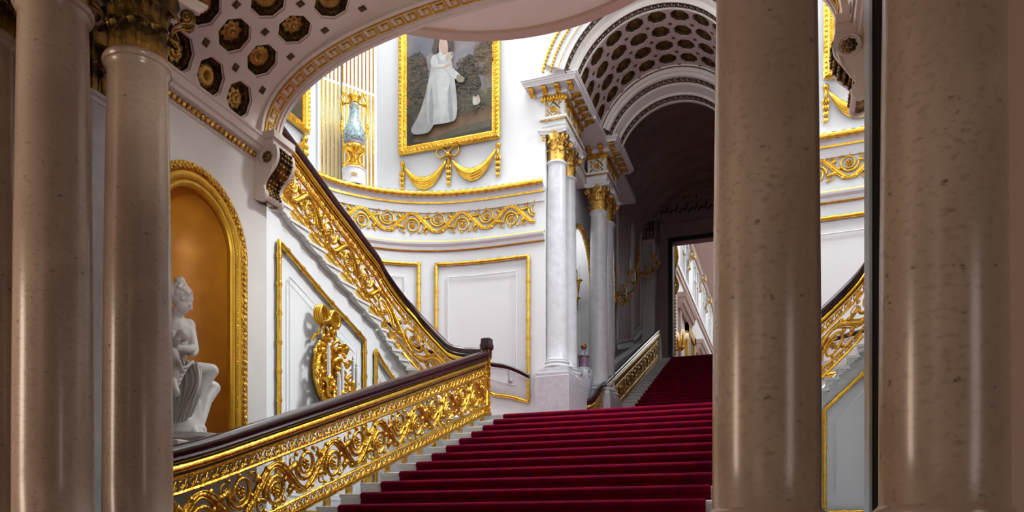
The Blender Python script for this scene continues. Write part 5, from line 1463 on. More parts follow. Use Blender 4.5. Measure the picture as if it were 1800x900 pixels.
# gilded drapery swags
def swag(plane, label, scale=1.0):
    root = empty('swag', plane(790, 300), label, 'swag')
    def drop(u, v0, v1, name):
        m = MB(); n = 4
        c0_, c1_ = plane(u, v0), plane(u, v1)
        m.ball(c0_, 0.055, 10, 6); m.ball(c0_ + Vector((0, -0.03, 0)), 0.03, 8, 5)
        m.tube([c0_, c0_.lerp(c1_, 0.35)], [0.02, 0.05], 8, 0.7)
        for i in range(n):
            t0, t1 = 0.28 + 0.17 * i, 0.28 + 0.17 * (i + 1.25); w = 0.062 - 0.008 * i
            a, b = c0_.lerp(c1_, t0), c0_.lerp(c1_, min(t1, 1.0))
            for dx in (-0.5, 0.0, 0.5):
                m.tube([a + Vector((dx * w * 0.6, 0, 0)), a.lerp(b, 0.55) + Vector((dx * w * 1.5, -0.02, 0)), b + Vector((dx * w * 1.1, -0.005, 0))], [w * 0.35, w * 0.55, 0.006], 6, 0.7)
        put(m, name, M['gold'], root, True)
    drop(707.5, 288, 338, 'tassel'); drop(789, 272, 328, 'tassel'); drop(875.5, 255, 313, 'tassel')
    for (u0, v0), (u1, v1), (u2, v2) in (((710, 292), (744, 335), (786, 281)), ((793, 279), (836, 318), (873, 262))):
        m = MB(); A, B, C = plane(u0, v0), plane(u1, v1), plane(u2, v2)
        for f in range(5):
            P, R = [], []
            for i in range(15):
                t = i / 14; q = A.lerp(C, t); sag = (A.lerp(C, 0.5) - B).length * 4 * t * (1 - t) * (0.62 + 0.075 * f)
                P.append(q + Vector((0, -0.03 - 0.05 * math.sin(PI * t) * math.sin(PI * f / 4), -sag))); R.append(0.014 + 0.034 * math.sin(PI * t))
            m.tube(P, R, 7)
        put(m, 'drapery', M['gold'], root, True)
    m = MB(); c = plane(789, 273)
    for sg in (-1, 1):
        for w in (-1, 0, 1):
            P = [c + Vector((sg * x, -0.035 + 0.022 * w, z)) for x, z in ((0, 0), (0.10, 0.12), (0.21, 0.14), (0.24, 0.04), (0.17, -0.05), (0.06, -0.03), (0, 0))]
            m.tube(catmull(P, 4), 0.018, 6, 0.6)
    m.ball(c + Vector((0, -0.05, 0)), 0.05, 8, 6)
    put(m, 'bow', M['gold'], root, True)
swag(lambda u, v: on_y(u, v, 14.41), 'gilded drapery swag with bow and tassels under the portrait of the woman in white')
def mirrored(u, v):
    p = on_y(u, v, 14.41); return Vector((MX(p.x) - 0.12, p.y, p.z))
swag(mirrored, 'gilded drapery swag with tassels under the dark painting right of the central column')
def sidewall(u, v):
    p = on_y(u, v, 14.41); return Vector((XS - 0.0, 12.98 + (p.x - (-5.38)) * 1.0, p.z - 0.1))
root = empty('swag', (XS, 12.9, 7.4), 'gilded drapery tassel under the corner of the dark brown painting on the left', 'swag')
m = MB(); c = Vector((XS + 0.03, 12.88, 7.58)); m.ball(c, 0.06, 10, 6)
for i in range(4):
    z0 = c.z - 0.05 - 0.13 * i
    for dy in (-0.5, 0, 0.5): m.tube([(c.x, c.y + dy * 0.04, z0), (c.x + 0.03, c.y + dy * 0.09, z0 - 0.09), (c.x + 0.01, c.y + dy * 0.07, z0 - 0.17)], [0.02, 0.03, 0.005], 6)
put(m, 'tassel', M['gold'], root, True)
m = MB()
for f in range(4):
    m.tube([(c.x + 0.02 + 0.02 * math.sin(PI * t), c.y - 1.0 * t, c.z - (0.35 + 0.08 * f) * 4 * t * (1 - t) * 0.9) for t in [i / 12 for i in range(13)]], [0.014 + 0.03 * math.sin(PI * i / 12) for i in range(13)], 6)
put(m, 'drapery', M['gold'], root, True)

# splayed corner pilasters with gilded flutes
for mir in (False, True):
    q = MX if mir else (lambda x: x)
    A, B = Vector((q(-8.80), 13.35, 0)), Vector((q(-8.08), 14.42, 0)); d = (B - A).normalized(); L = (B - A).length
    nn = Vector((d.y, -d.x, 0)); nn = nn if nn.dot(Vector((XM, 10, 0)) - A) > 0 else -nn
    root = empty('pilaster', A + Vector((0, 0, 6.79)), f'wide white corner pilaster with gilded flutes at the {"right" if mir else "left"} end of the ledge', 'pilaster')
    P = lambda s, z, n: A + d * s + nn * n + Vector((0, 0, z))
    m = MB()
    for s0, s1 in ((0.02, 0.50), (0.52, L - 0.02)):
        m.extrude([P(s0, 6.8, 0.0), P(s1, 6.8, 0.0), P(s1, 6.8, 0.10 if s0 > .3 else 0.06), P(s0, 6.8, 0.10 if s0 > .3 else 0.06)], (0, 0, 10.0))
    put(m, 'shaft', M['white'], root)
    for k in range(14):
        s = 0.06 + (L - 0.12) * (k + 0.5) / 14; off = 0.10 if s > 0.51 else 0.06
        m = MB(); m.tube([P(s, 6.95, off), P(s, 9.0, off)], 0.022, 6); m.tube([P(s, 9.06, off - 0.004), P(s, 16.7, off - 0.004)], 0.016, 6)
        put(m, 'gilded_flute', M['gold'], root, True)
# vase with gilded mounts on its pedestal
M['celadon'] = speckle(speckle(material('turquoise_porcelain', (0.36, 0.52, 0.55), 0.15, color2=(0.48, 0.62, 0.64), scale=12, coat=0.6), (0.16, 0.14, 0.30), 34, 0.40, 0.04), (0.25, 0.42, 0.34), 27, 0.42, 0.04)
M['rose'] = material('rose_porcelain', (0.46, 0.30, 0.38), 0.2, coat=0.5)
vc = on_d(622.5, 327, 15.38); vc.z = 6.80
pd = empty('vase_pedestal', vc, 'short white drum pedestal with a gilt sun on the cornice ledge', 'pedestal')
m = MB(); m.lathe([(0.25, 0), (0.25, 0.02), (0.225, 0.03), (0.215, 0.30), (0.235, 0.315), (0.235, 0.33)], vc, 40); put(m, 'drum', M['white'], pd, True, 40)
m = MB(); fd = Vector((-vc.x, -vc.y, 0)).normalized(); sd = Vector((-fd.y, fd.x, 0)); c = vc + fd * 0.218 + Vector((0, 0, 0.16))
m.ball(c, 0.022, 8, 5)
for i in range(12):
    a = 2 * PI * i / 12; e = sd * math.cos(a) + Vector((0, 0, math.sin(a))); m.tube([c + e * 0.03, c + e * (0.085 if i % 2 else 0.065)], [0.008, 0.003], 4)
put(m, 'sun_emblem', M['gold'], pd, True)
vz = vc + Vector((0, 0, 0.33))
vs_ = empty('mounted_vase', vz, 'turquoise porcelain vase with gilded stand, rim and long handles on the ledge', 'vase')
m = MB(); m.lathe([(0.22, 0), (0.225, 0.03), (0.20, 0.05), (0.19, 0.07)], vz, 32)
put(m, 'stand_base', M['gold'], vs_, True, 40)
for i in range(4):
    a = PI / 4 + PI / 2 * i; e = Vector((math.cos(a), math.sin(a), 0)); m = MB()
    m.tube(catmull([vz + e * r + Vector((0, 0, z)) for r, z in ((0.205, 0.03), (0.18, 0.09), (0.10, 0.2), (0.11, 0.30), (0.165, 0.37), (0.175, 0.43))], 4), [0.034, 0.03, 0.026, 0.022] + [0.026] * 16 + [0.034], 8)
    put(m, 'stand_leg', M['gold'], vs_, True)
m = MB(); m.lathe([(0.02, 0.1), (0.07, 0.14), (0.085, 0.2), (0.04, 0.26), (0.06, 0.33), (0.18, 0.38), (0.20, 0.42), (0.185, 0.47), (0.15, 0.48)], vz, 28)
for i in range(12): a = 2 * PI * i / 12; m.ball(vz + Vector((0.185 * math.cos(a), 0.185 * math.sin(a), 0.42)), (0.03, 0.03, 0.045), 6, 4)
put(m, 'stand_bowl', M['gold'], vs_, True)
m = MB(); m.lathe([(0.10, 0.44), (0.15, 0.47), (0.185, 0.52)], vz, 36); put(m, 'foot_band', M['rose'], vs_, True)
m = MB(); m.lathe([(0.185, 0.52), (0.212, 0.60), (0.212, 0.70), (0.185, 0.80), (0.14, 0.90), (0.105, 1.0), (0.088, 1.1), (0.082, 1.25), (0.086, 1.30)], vz, 40); put(m, 'body', M['celadon'], vs_, True)
m = MB(); m.lathe([(0.086, 1.29), (0.10, 1.32), (0.09, 1.34), (0.125, 1.40), (0.135, 1.43), (0.11, 1.435), (0.07, 1.36)], vz, 32); put(m, 'rim', M['gold'], vs_, True)
for sg in (-1, 1):
    h = MB(); e = sd * sg
    h.tube(catmull([vz + e * r + Vector((0, 0, z)) for r, z in ((0.10, 1.31), (0.17, 1.30), (0.225, 1.33), (0.235, 1.40), (0.19, 1.46), (0.215, 1.5)) ], 4), 0.024, 8)
    h.tube(catmull([vz + e * r + Vector((0, 0, z)) for r, z in ((0.215, 1.36), (0.25, 1.25), (0.235, 1.10), (0.22, 0.98), (0.235, 0.88), (0.245, 0.80), (0.225, 0.70), (0.215, 0.62))], 5), [0.016] * 20 + [0.024] * 16, 8)
    for r, z, b in ((0.20, 1.30, 0.05), (0.19, 1.49, 0.035), (0.25, 0.86, 0.04), (0.235, 0.76, 0.036), (0.225, 0.68, 0.03), (0.24, 0.92, 0.03)): h.ball(vz + e * r + Vector((0, 0, z)), (b, b * 0.8, b), 8, 5)
    put(h, 'handle', M['gold'], vs_, True)
m = MB()
for i in range(16):
    a = 2 * PI * i / 16; z = 1.22 + 0.05 * abs(math.sin(2 * a)) - 0.02; m.ball(vz + Vector((0.09 * math.cos(a), 0.09 * math.sin(a), z)), 0.014, 5, 3)
put(m, 'neck_garland', M['gold'], vs_, True)

# girandoles on the walls under the side flights
def girandole(base, label, mir=False):
    """base(u, v, out): point of the photograph carried to the wall, out metres into the room"""
    B = base
    c = B(572, 655, 0.02)
    root = empty('girandole', c, label, 'wall light')
    rnd = random.Random(7)
    up = Vector((0, 0, 1)); sx = -1 if mir else 1; ax = Vector((0, 1, 0)); out = Vector((sx, 0, 0))
    m = MB(); rows = []
    for k, (rr, o) in enumerate(((1.0, 0.0), (1.0, 0.05), (0.85, 0.09), (0.6, 0.075), (0.02, 0.085))):
        rows.append([c + ax * 0.34 * rr * math.cos(a) + up * (0.44 * rr * math.sin(a)) + out * o for a in (2 * PI * i / 28 for i in range(28))])
    m.loft(rows); bp = put(m, 'back_plate', M['goldleaf'], root, True)
    def leaf_spray(n, seed, r0, r1, nm):
        m = MB(); rnd = random.Random(seed)
        for i in range(n):
            a = 2 * PI * i / n + rnd.uniform(-0.1, 0.1); k = rnd.uniform(r0, r1)
            p = c + ax * 0.40 * k * math.cos(a) + up * 0.50 * k * math.sin(a) + out * 0.09
            t = (ax * -math.sin(a) + up * math.cos(a)) * rnd.choice((-1, 1)); q = ax * math.cos(a) + up * math.sin(a); s = rnd.uniform(0.05, 0.09)
            m.tube(catmull([p, p + q * s * 0.5 + t * s * 0.4 + out * 0.03, p + q * s + t * s * 1.1 + out * 0.06, p + q * s * 0.6 + t * s * 1.7 + out * 0.07, p + q * s * 0.2 + t * s * 1.4 + out * 0.05], 3), [0.018, 0.024, 0.028, 0.03, 0.03, 0.028, 0.026, 0.024, 0.02, 0.018, 0.015, 0.012, 0.01], 6)
            m.ball(p + out * 0.03, rnd.uniform(0.018, 0.034), 6, 4)
        return put(m, nm, M['gold'], bp, True)
    leaf_spray(24, 3, 0.88, 1.0, 'leaf_border'); leaf_spray(18, 5, 0.5, 0.75, 'leaf_spray'); leaf_spray(10, 9, 0.15, 0.4, 'flower_spray')
    m = MB()
    t0, t1 = B(571, 578, 0.05), B(571, 604, 0.05)
    m.tube([t0, t1], 0.045, 8, 0.5); 
    for k in range(4): m.tube([t0 + ax * (k - 1.5) * 0.022 + out * 0.02, t1 + ax * (k - 1.5) * 0.022 + out * 0.02], 0.012, 5)
    top = B(572, 608, 0.07); m.ball(top + ax * 0.12, (0.06, 0.08, 0.06), 8, 5); m.ball(top - ax * 0.10, (0.06, 0.08, 0.06), 8, 5); m.ball(top - up * 0.10, (0.08, 0.15, 0.1), 10, 6)
    put(m, 'stem', M['gold'], root, True)
    m = MB(); b = B(567, 563, 0.07)
    for sg in (-1, 1):
        for w in range(4):
            P = [b + ax * sg * x + up * z + out * (0.03 + 0.03 * w) for x, z in ((0.0, 0.0), (0.07, 0.12), (0.19, 0.13), (0.24, 0.02), (0.19, -0.07), (0.08, -0.05), (0, 0))]
            m.tube(catmull(P, 4), 0.028, 6, 0.6)
    m.ball(b + out * 0.09, 0.06, 8, 6)
    P = [b, b - ax * 0.10 - up * 0.12 + out * 0.04, b - ax * 0.12 - up * 0.22, b - ax * 0.22 - up * 0.24 + out * 0.03, b - ax * 0.25 - up * 0.33]
    m.tube(catmull(P, 4), 0.022, 6, 0.5)
    P = [b, b + ax * 0.12 - up * 0.2 + out * 0.03, b + ax * 0.15 - up * 0.32, b + ax * 0.24 - up * 0.42 + out * 0.03, b + ax * 0.26 - up * 0.54]
    m.tube(catmull(P, 4), 0.022, 6, 0.5)
    put(m, 'bow', M['gold'], root, True)
    for (u, v, o, h) in ((578, 667, 0.34, 0.40), (602, 693, 0.36, 0.34), (621, 676, 0.30, 0.33), (627, 690, 0.44, 0.34), (596, 705, 0.5, 0.3)):
        e = B(u, v, o); a0 = c - up * 0.12 + ax * 0.05 * (1 if u > 590 else -1) + out * 0.08
        arm = MB(); arm.tube(catmull([a0, a0.lerp(e, 0.35) - up * 0.16, a0.lerp(e, 0.8) - up * 0.20, e - up * 0.06], 5), [0.026] * 8 + [0.02] * 8, 8)
        q = a0.lerp(e, 0.45) - up * 0.14; arm.ball(q, 0.04, 8, 5); arm.tube(catmull([q, q + up * 0.07 + ax * 0.05, q + up * 0.12, q + up * 0.09 - ax * 0.04], 3), 0.014, 6)
        ao = put(arm, 'arm', M['gold'], root, True)
        cup = MB(); cup.lathe([(0.02, -0.09), (0.035, -0.06), (0.03, -0.04), (0.06, -0.015), (0.085, 0.0), (0.088, 0.012), (0.04, 0.014), (0.035, 0.05), (0.02, 0.05)], e, 18); put(cup, 'drip_pan', M['gold'], ao, True)
        cd = MB(); cd.lathe([(0.024, 0.02), (0.024, h), (0.014, h + 0.01), (0.022, h + 0.03), (0.012, h + 0.07), (0.003, h + 0.09)], e, 12); put(cd, 'candle', M['bulb'], ao, True, 40)
    return root
girandole(lambda u, v, o: on_x(u, v, -6.115 + o), 'gilded girandole with bow and candles on the wall under the left flight')
def mirror_pt(u, v, o):
    p = on_x(u, v, -6.115 + o); return Vector((MX(p.x), p.y, p.z))
girandole(mirror_pt, 'gilded girandole with bow and candles on the wall under the right flight', True)

# mahogany wall handrail on brackets
for W, side in ((WL, 'left'), (WR, 'right')):
    S = [(935, 3.08), (915, 3.20), (895, 3.30), (870, 3.36), (835, 3.44), (800, 3.54), (765, 3.64), (727, 3.80), (690, 4.1), (640, 4.6)]
    pts = [W.at(s_of_u(WL, u), z, 0.13) for u, z in S]
    HP = Path(catmull(pts, 6), 0.06, 1.0)
    root = empty('handrail', HP.at(0.5), f'dark mahogany wall handrail on curled brackets along the {side} curved wall', 'handrail')
    rail(HP, 0, HP.L, [(-0.03, -0.045), (0.03, -0.045), (0.04, -0.02), (0.045, 0.02), (0.025, 0.045), (-0.025, 0.045), (-0.045, 0.02), (-0.04, -0.02)], 'rail', M['wood'], root)
    rail(HP, 0, HP.L, rect(-0.045, 0.045, -0.062, -0.045), 'under_rail', M['plinth_marble'], root)
    first = None
    for s in (0.42, 1.9, 3.4):
        p = HP.at(s); nrm = Vector((HP.N[0].x, HP.N[0].y, 0)); 
        w = W.at(min(range(400), key=lambda i: (W.at(W.L * i / 399, p.z) - p).length) * W.L / 399, p.z)
        dn = (w - p); dn.z = 0; dn.normalize()
        mm = MB(); mm.tube(catmull([p + Vector((0, 0, -0.05)), p + Vector((0, 0, -0.13)) - dn * 0.02, p + Vector((0, 0, -0.20)) + dn * 0.03, p + Vector((0, 0, -0.24)) + dn * 0.115], 4), 0.013, 8)
        mm.tube([p + Vector((0, 0, -0.24)) + dn * 0.10, p + Vector((0, 0, -0.24)) + dn * 0.128], 0.045, 12)
        put(mm, 'rail_bracket', M['plinth_marble'], root, True)
# ------------------------------------------------------------------ seated statue in the niche
SX = -5.08
def SP(u, v, x=0.0): return on_x(u, v, SX + x)
ped_z = on_x(350, 771, SX).z
st = empty('statue', (SX - 0.02, 5.72, NB), 'white marble statue of a seated draped woman looking down, in the amber niche', 'statue')
body = MB()
H = SP(317, 523, 0.02)                                     # head centre
neck0, neck1 = SP(313, 545, -0.01), SP(311, 562, -0.05)
fwd = Vector((0.45, 0.85, 0)).normalized()                 # the way she faces
side = Vector((0.85, -0.45, 0)); upz = Vector((0, 0, 1))
shR, shL = SP(331, 572, -0.02), SP(289, 572, -0.10)
chest, waist, pelvis = SP(310, 588, -0.06), SP(306, 622, -0.08), SP(308, 652, -0.08)
hipR, hipL = SP(318, 652, 0.03), SP(300, 654, -0.14)
def head():
    tilt = Matrix.Rotation(math.radians(24), 3, Vector((-fwd.y, fwd.x, 0)) * 1.0)
    R = Matrix((fwd, Vector((-fwd.y, fwd.x, 0)), upz)).transposed()
    def L(x, y, z):
        p = R @ Vector((x, y, z)); return H + tilt @ p
    for c, r in (((0.0, 0, 0.02), (0.098, 0.078, 0.105)), ((0.045, 0, -0.055), (0.058, 0.058, 0.075)), ((0.075, 0, -0.095), (0.026, 0.026, 0.022)), ((0.085, 0.032, -0.03), (0.022, 0.024, 0.02)), ((0.085, -0.032, -0.03), (0.022, 0.024, 0.02)), ((0.085, 0, 0.03), (0.02, 0.05, 0.022))):
        body.ball(L(*c), r, 14, 10, tilt @ R)
    body.tube([L(0.095, 0, 0.02), L(0.115, 0, -0.02), L(0.122, 0, -0.038), L(0.098, 0, -0.048)], [0.009, 0.012, 0.016, 0.010], 8)
    for sg in (-1, 1):
        body.ball(L(0.088, sg * 0.031, 0.002), (0.012, 0.019, 0.010), 8, 6, tilt @ R)
        body.ball(L(0.005, sg * 0.078, -0.015), (0.022, 0.009, 0.034), 8, 6, tilt @ R)
    body.ball(L(0.100, 0, -0.066), (0.010, 0.024, 0.007), 8, 5, tilt @ R); body.ball(L(0.098, 0, -0.080), (0.010, 0.020, 0.008), 8, 5, tilt @ R)
    return L
Lh = head()
body.capsule(neck0 + upz * 0.0, neck1, 0.050, 0.058)
# torso
for c, r in ((chest + upz * 0.03, (0.115, 0.155, 0.13)), (chest - upz * 0.09, (0.10, 0.13, 0.12)), (waist, (0.10, 0.12, 0.12)), (pelvis, (0.14, 0.17, 0.13))):
    body.ball(c, r, 16, 10)
body.capsule(shR, shL, 0.062, 0.062); body.capsule(neck1, chest, 0.07, 0.10)
body.ball(SP(321, 590, 0.07), (0.058, 0.055, 0.055), 10, 8); body.ball(SP(301, 590, 0.05), (0.058, 0.055, 0.055), 10, 8)
# arm on our side: upper arm down, forearm back across the lap
elR, wrR = SP(341, 614, 0.06), SP(318, 612, 0.20)
body.capsule(shR, elR, 0.058, 0.044); body.capsule(elR, wrR, 0.044, 0.028)
elL, wrL = SP(286, 612, 0.02), SP(309, 598, 0.18)
body.capsule(shL, elL, 0.056, 0.044); body.capsule(elL, wrL, 0.042, 0.028)
def hand(w, d, n, thumb):
    """palm from the wrist along d, n: out of the back of the hand, five bent fingers"""
    d, n = d.normalized(), n.normalized(); s = d.cross(n)
    pc = w + d * 0.045
    body.ball(pc, 0.03, 10, 8); body.capsule(w, w + d * 0.075, 0.026, 0.03)
    for k, (off, ln) in enumerate(((-0.027, 0.060), (-0.009, 0.070), (0.009, 0.066), (0.027, 0.052))):
        a = w + d * 0.075 + s * off; b = a + d * ln * 0.5 - n * 0.008; c = b + d * ln * 0.30 - n * 0.026; e = c + d * ln * 0.08 - n * 0.024
        body.capsule(a, b, 0.0100, 0.0092, 8); body.capsule(b, c, 0.0092, 0.0084, 8); body.capsule(c, e, 0.0084, 0.0072, 8)
    a = w + d * 0.028 + s * thumb * 0.026; b = a + d * 0.03 + s * thumb * 0.022 - n * 0.012; c = b + d * 0.028 - n * 0.012
    body.capsule(a, b, 0.0125, 0.011, 8); body.capsule(b, c, 0.011, 0.009, 8)
hand(wrR, SP(306, 610, 0.23) - wrR, Vector((0.7, 0.2, 0.5)), 1)
hand(wrL, SP(320, 588, 0.22) - wrL, Vector((0.8, -0.1, 0.3)), -1)
# legs: near thigh raised, both shins drawn in
knA, anA, toA = SP(371, 652, 0.16), SP(338, 736, 0.10), SP(345, 768, 0.26)
knB, anB, toB = SP(375, 682, 0.04), SP(351, 752, 0.10), SP(372, 770, 0.16)
body.capsule(hipR, knA, 0.098, 0.066, 16); body.capsule(hipL, knB, 0.098, 0.064, 16)
def shin(k, a):
    m_ = k.lerp(a, 0.32) + Vector((-0.015, -0.03, 0))
    body.capsule(k, m_, 0.062, 0.060, 14); body.capsule(m_, a, 0.060, 0.034, 14)
shin(knA, anA); shin(knB, anB)
def foot(a, t):
    h = a + Vector((0, 0, -0.055)); d = (t - h); d.z = min(d.z, 0); dn = d.normalized(); s = Vector((-dn.y, dn.x, 0)).normalized()
    body.capsule(a, h + dn * 0.01, 0.035, 0.034); body.capsule(h - dn * 0.02, t - dn * 0.07, 0.034, 0.036); body.capsule(a + dn * 0.03, t - dn * 0.07, 0.032, 0.030)
    for k in range(5):
        b = t - dn * (0.075 + 0.006 * k) + s * (0.026 - 0.013 * k) - upz * 0.008; body.capsule(b, b + dn * (0.055 - 0.005 * k), 0.013 - 0.001 * k, 0.010 - 0.001 * k, 8)
foot(anA, toA); foot(anB, toB)
bo = put(body, 'body', M['statue'], st, True)
rm = bo.modifiers.new('merge', 'REMESH'); rm.mode = 'VOXEL'; rm.voxel_size = 0.0075; rm.use_smooth_shade = True
sm_ = bo.modifiers.new('smooth', 'SMOOTH'); sm_.factor = 0.5; sm_.iterations = 3
hair = MB(); rnd = random.Random(4)
hair.ball(Lh(-0.022, 0, 0.035), (0.100, 0.088, 0.098), 16, 10)
for r0, x0, z0 in ((0.084, 0.060, 0.055), (0.090, 0.035, 0.060), (0.092, 0.005, 0.062), (0.088, -0.03, 0.06)):
    P = [Lh(x0 - 0.035 * abs(math.sin(a)) + 0.004 * math.sin(9 * a), r0 * math.sin(a), z0 - 0.02 + (r0 - 0.005) * math.cos(a) * 0.75) for a in (-1.75 + 3.5 * i / 18 for i in range(19))]
    hair.tube(P, [0.015 + 0.004 * math.sin(1.7 * i) for i in range(19)], 8)
for i in range(10):
    a = 2 * PI * i / 10; hair.ball(Lh(-0.055 + 0.036 * math.cos(a), 0.036 * math.sin(a), 0.125), 0.020, 8, 6)
hair.ball(Lh(-0.055, 0, 0.14), 0.034, 10, 8)
hair.ball(Lh(-0.10, 0, 0.0), (0.05, 0.06, 0.06), 10, 8)
ho = put(hair, 'hair', M['statue'], st, True); r3 = ho.modifiers.new('merge', 'REMESH'); r3.mode = 'VOXEL'; r3.voxel_size = 0.006; r3.use_smooth_shade = True
# drapery over the lap, falling to the rock
dr = MB(); rows = []
topl = [SP(296, 640, 0.0), SP(308, 636, 0.06), SP(322, 636, 0.12), SP(336, 634, 0.18), SP(346, 640, 0.24), SP(347, 652, 0.25)]
botl = [SP(286, 742, 0.06), SP(298, 746, 0.12), SP(306, 744, 0.16), SP(315, 742, 0.20), SP(324, 736, 0.22), SP(331, 720, 0.22)]
topl, botl = catmull(topl, 10), catmull(botl, 10); nT = len(topl)
for j in range(24):
    t = j / 23; row = []
    for i, (a, b) in enumerate(zip(topl, botl)):
        p = a.lerp(b, t); f = 0.008 + 0.020 * t
        fold = math.sin(i * 0.75 + 2.0 * t) + 0.5 * math.sin(i * 1.6 - 3 * t)
        p = p + Vector((0.02 + 0.06 * math.sin(PI * t) * 0.8 + f * fold, 0.006 * fold, 0.10 * 4 * t * (1 - t) * (0.0)))
        row.append(p)
    rows.append(row)
dr.grid(rows)
rows2 = [[p + Vector((-0.02, 0, 0)) for p in r] for r in rows]; dr.grid(rows2)
for c in (0, nT - 1): dr.grid([[rows[j][c], rows2[j][c]] for j in range(24)])
for j in (0, 23): dr.grid([rows[j], rows2[j]])
for i in range(7):                                         # heavier folds
    t0 = 0.06 + 0.14 * i; k = int(t0 * (nT - 1))
    dr.tube(catmull([rows[0][k], rows[8][min(k + 2, nT - 1)] + Vector((0.012, 0, 0)), rows[16][max(k - 1, 0)] + Vector((0.016, 0, 0)), rows[23][k]], 5), [0.012 + 0.006 * math.sin(q * 0.4) for q in range(16)], 6)
for i in range(5):
    dr.tube(catmull([SP(338 - 4 * i, 636 + 2 * i, 0.2 - 0.03 * i), SP(326 - 3 * i, 646 + 7 * i, 0.24), SP(312 - 2 * i, 644 + 9 * i, 0.2), SP(298, 640 + 9 * i, 0.1)], 5), 0.014, 6)
put(dr, 'drapery', M['statue'], st, True)
# scarf round the arm and a cup in her hands
m = MB(); m.tube(catmull([SP(343, 608, 0.02), SP(346, 616, 0.10), SP(340, 624, 0.14), SP(330, 620, 0.05), SP(343, 608, 0.02)], 5), 0.018, 6)
put(m, 'armband', M['statue'], st, True)
m = MB(); m.lathe([(0.012, -0.04), (0.024, -0.025), (0.032, 0.005), (0.034, 0.015), (0.026, 0.016)], SP(310, 599, 0.24), 14)
put(m, 'cup', M['statue'], st, True)
# small child leaning on her lap
ch = MB(); b = SP(303, 650, 0.20)
ch.ball(SP(300, 626, 0.22), (0.07, 0.07, 0.075), 12, 8); ch.ball(SP(300, 655, 0.18), (0.08, 0.085, 0.12), 12, 8); ch.capsule(SP(305, 642, 0.2), SP(318, 650, 0.25), 0.034, 0.028); ch.capsule(SP(318, 650, 0.25), SP(313, 634, 0.28), 0.028, 0.02)
ch.capsule(SP(300, 668, 0.2), SP(308, 690, 0.26), 0.05, 0.04)
co = put(ch, 'child', M['statue'], st, True); r2 = co.modifiers.new('merge', 'REMESH'); r2.mode = 'VOXEL'; r2.voxel_size = 0.009; r2.use_smooth_shade = True
# rock seat and base
rk = MB(); rows = []
c = Vector((SX - 0.03, 5.56, 0))
for j in range(14):
    z = ped_z - 0.02 + (SP(310, 668).z - ped_z) * j / 13; row = []
    for i in range(28):
        a = 2 * PI * i / 28; r = 0.27 - 0.05 * j / 13 + 0.018 * math.sin(3 * a + j * 0.8) + 0.012 * math.sin(7 * a - j)
        row.append((c.x + 0.85 * r * math.cos(a), c.y + r * math.sin(a), z))
    rows.append(row)
rk.loft(rows); put(rk, 'rock_seat', M['statue'], st, True)
pb = MB(); pb.lathe([(0.46, 0), (0.47, 0.02), (0.46, 0.055), (0.43, 0.06)], (SX + 0.08, 5.66, ped_z - 0.075), 40, 1.0); pb.lathe([(0.43, -0.03), (0.43, 0.0)], (SX + 0.08, 5.66, ped_z - 0.075), 40)
put(pb, 'round_base', M['statue'], st, True, 40)
pp = MB(); pp.bevel_box(-5.62, SX + 0.42, 5.5 - 0.40, 5.5 + 0.62, FLOOR, ped_z - 0.105, 0.012)
pz = pp.build('statue_pedestal', M['statue']); tag(pz, 'square pale pedestal under the seated statue', 'pedestal')
st.location.z = st.location.z

# ------------------------------------------------------------------ things in the passage
M['famille'] = speckle(speckle(material('white_flowered_porcelain', (0.66, 0.70, 0.76), 0.12, coat=0.6), (0.10, 0.20, 0.16), 9, 0.34, 0.03), (0.35, 0.10, 0.24), 12, 0.31, 0.03)
M['plum'] = speckle(material('plum_porcelain', (0.28, 0.16, 0.26), 0.15, color2=(0.40, 0.24, 0.34), scale=14, coat=0.6), (0.6, 0.6, 0.66), 12, 0.30, 0.04)
M['lid'] = speckle(material('blue_white_porcelain', (0.50, 0.56, 0.66), 0.15, coat=0.6), (0.22, 0.12, 0.28), 16, 0.42, 0.05)
M['copper'] = material('coppery_gilding', (0.45, 0.17, 0.05), 0.3, 0.9)
vb = on_d(1026, 700, 17.2); vb.z = LAND - 0.016
root = empty('lidded_vase', vb, 'tall flowered porcelain jar with plum neck, lid and copper knob between the marble columns', 'vase')
zt = lambda v: (HOR - v) / EYE_F * 17.2 - vb.z
R = lambda px: px / EYE_F * 17.2
m = MB(); m.lathe([(0.16, 0.0), (0.17, 0.04), (R(10), 0.2), (R(9), zt(715)), (R(11), zt(697)), (R(14.5), zt(678)), (R(16.5), zt(664)), (R(16), zt(655)), (R(12), zt(648)), (R(9), zt(646))], vb, 40); put(m, 'body', M['famille'], root, True)
m = MB(); m.lathe([(R(9), zt(649)), (R(8.5), zt(644)), (R(9.5), zt(631)), (R(9.8), zt(628))], vb, 36); put(m, 'neck', M['plum'], root, True)
m = MB(); m.lathe([(R(10), zt(629.5)), (R(10), zt(627))], vb, 32); put(m, 'rim', M['copper'], root, True)
m = MB(); m.lathe([(R(10.5), zt(627.5)), (R(10.5), zt(625)), (R(8.5), zt(622)), (R(6.5), zt(619)), (R(3.5), zt(617.5)), (R(3), zt(614.5))], vb, 36); put(m, 'lid', M['lid'], root, True)
m = MB(); m.lathe([(R(3), zt(615)), (R(4.8), zt(611.5)), (R(4.9), zt(609)), (R(3.6), zt(606)), (R(0.3), zt(604))], vb, 24); put(m, 'knob', M['copper'], root, True)

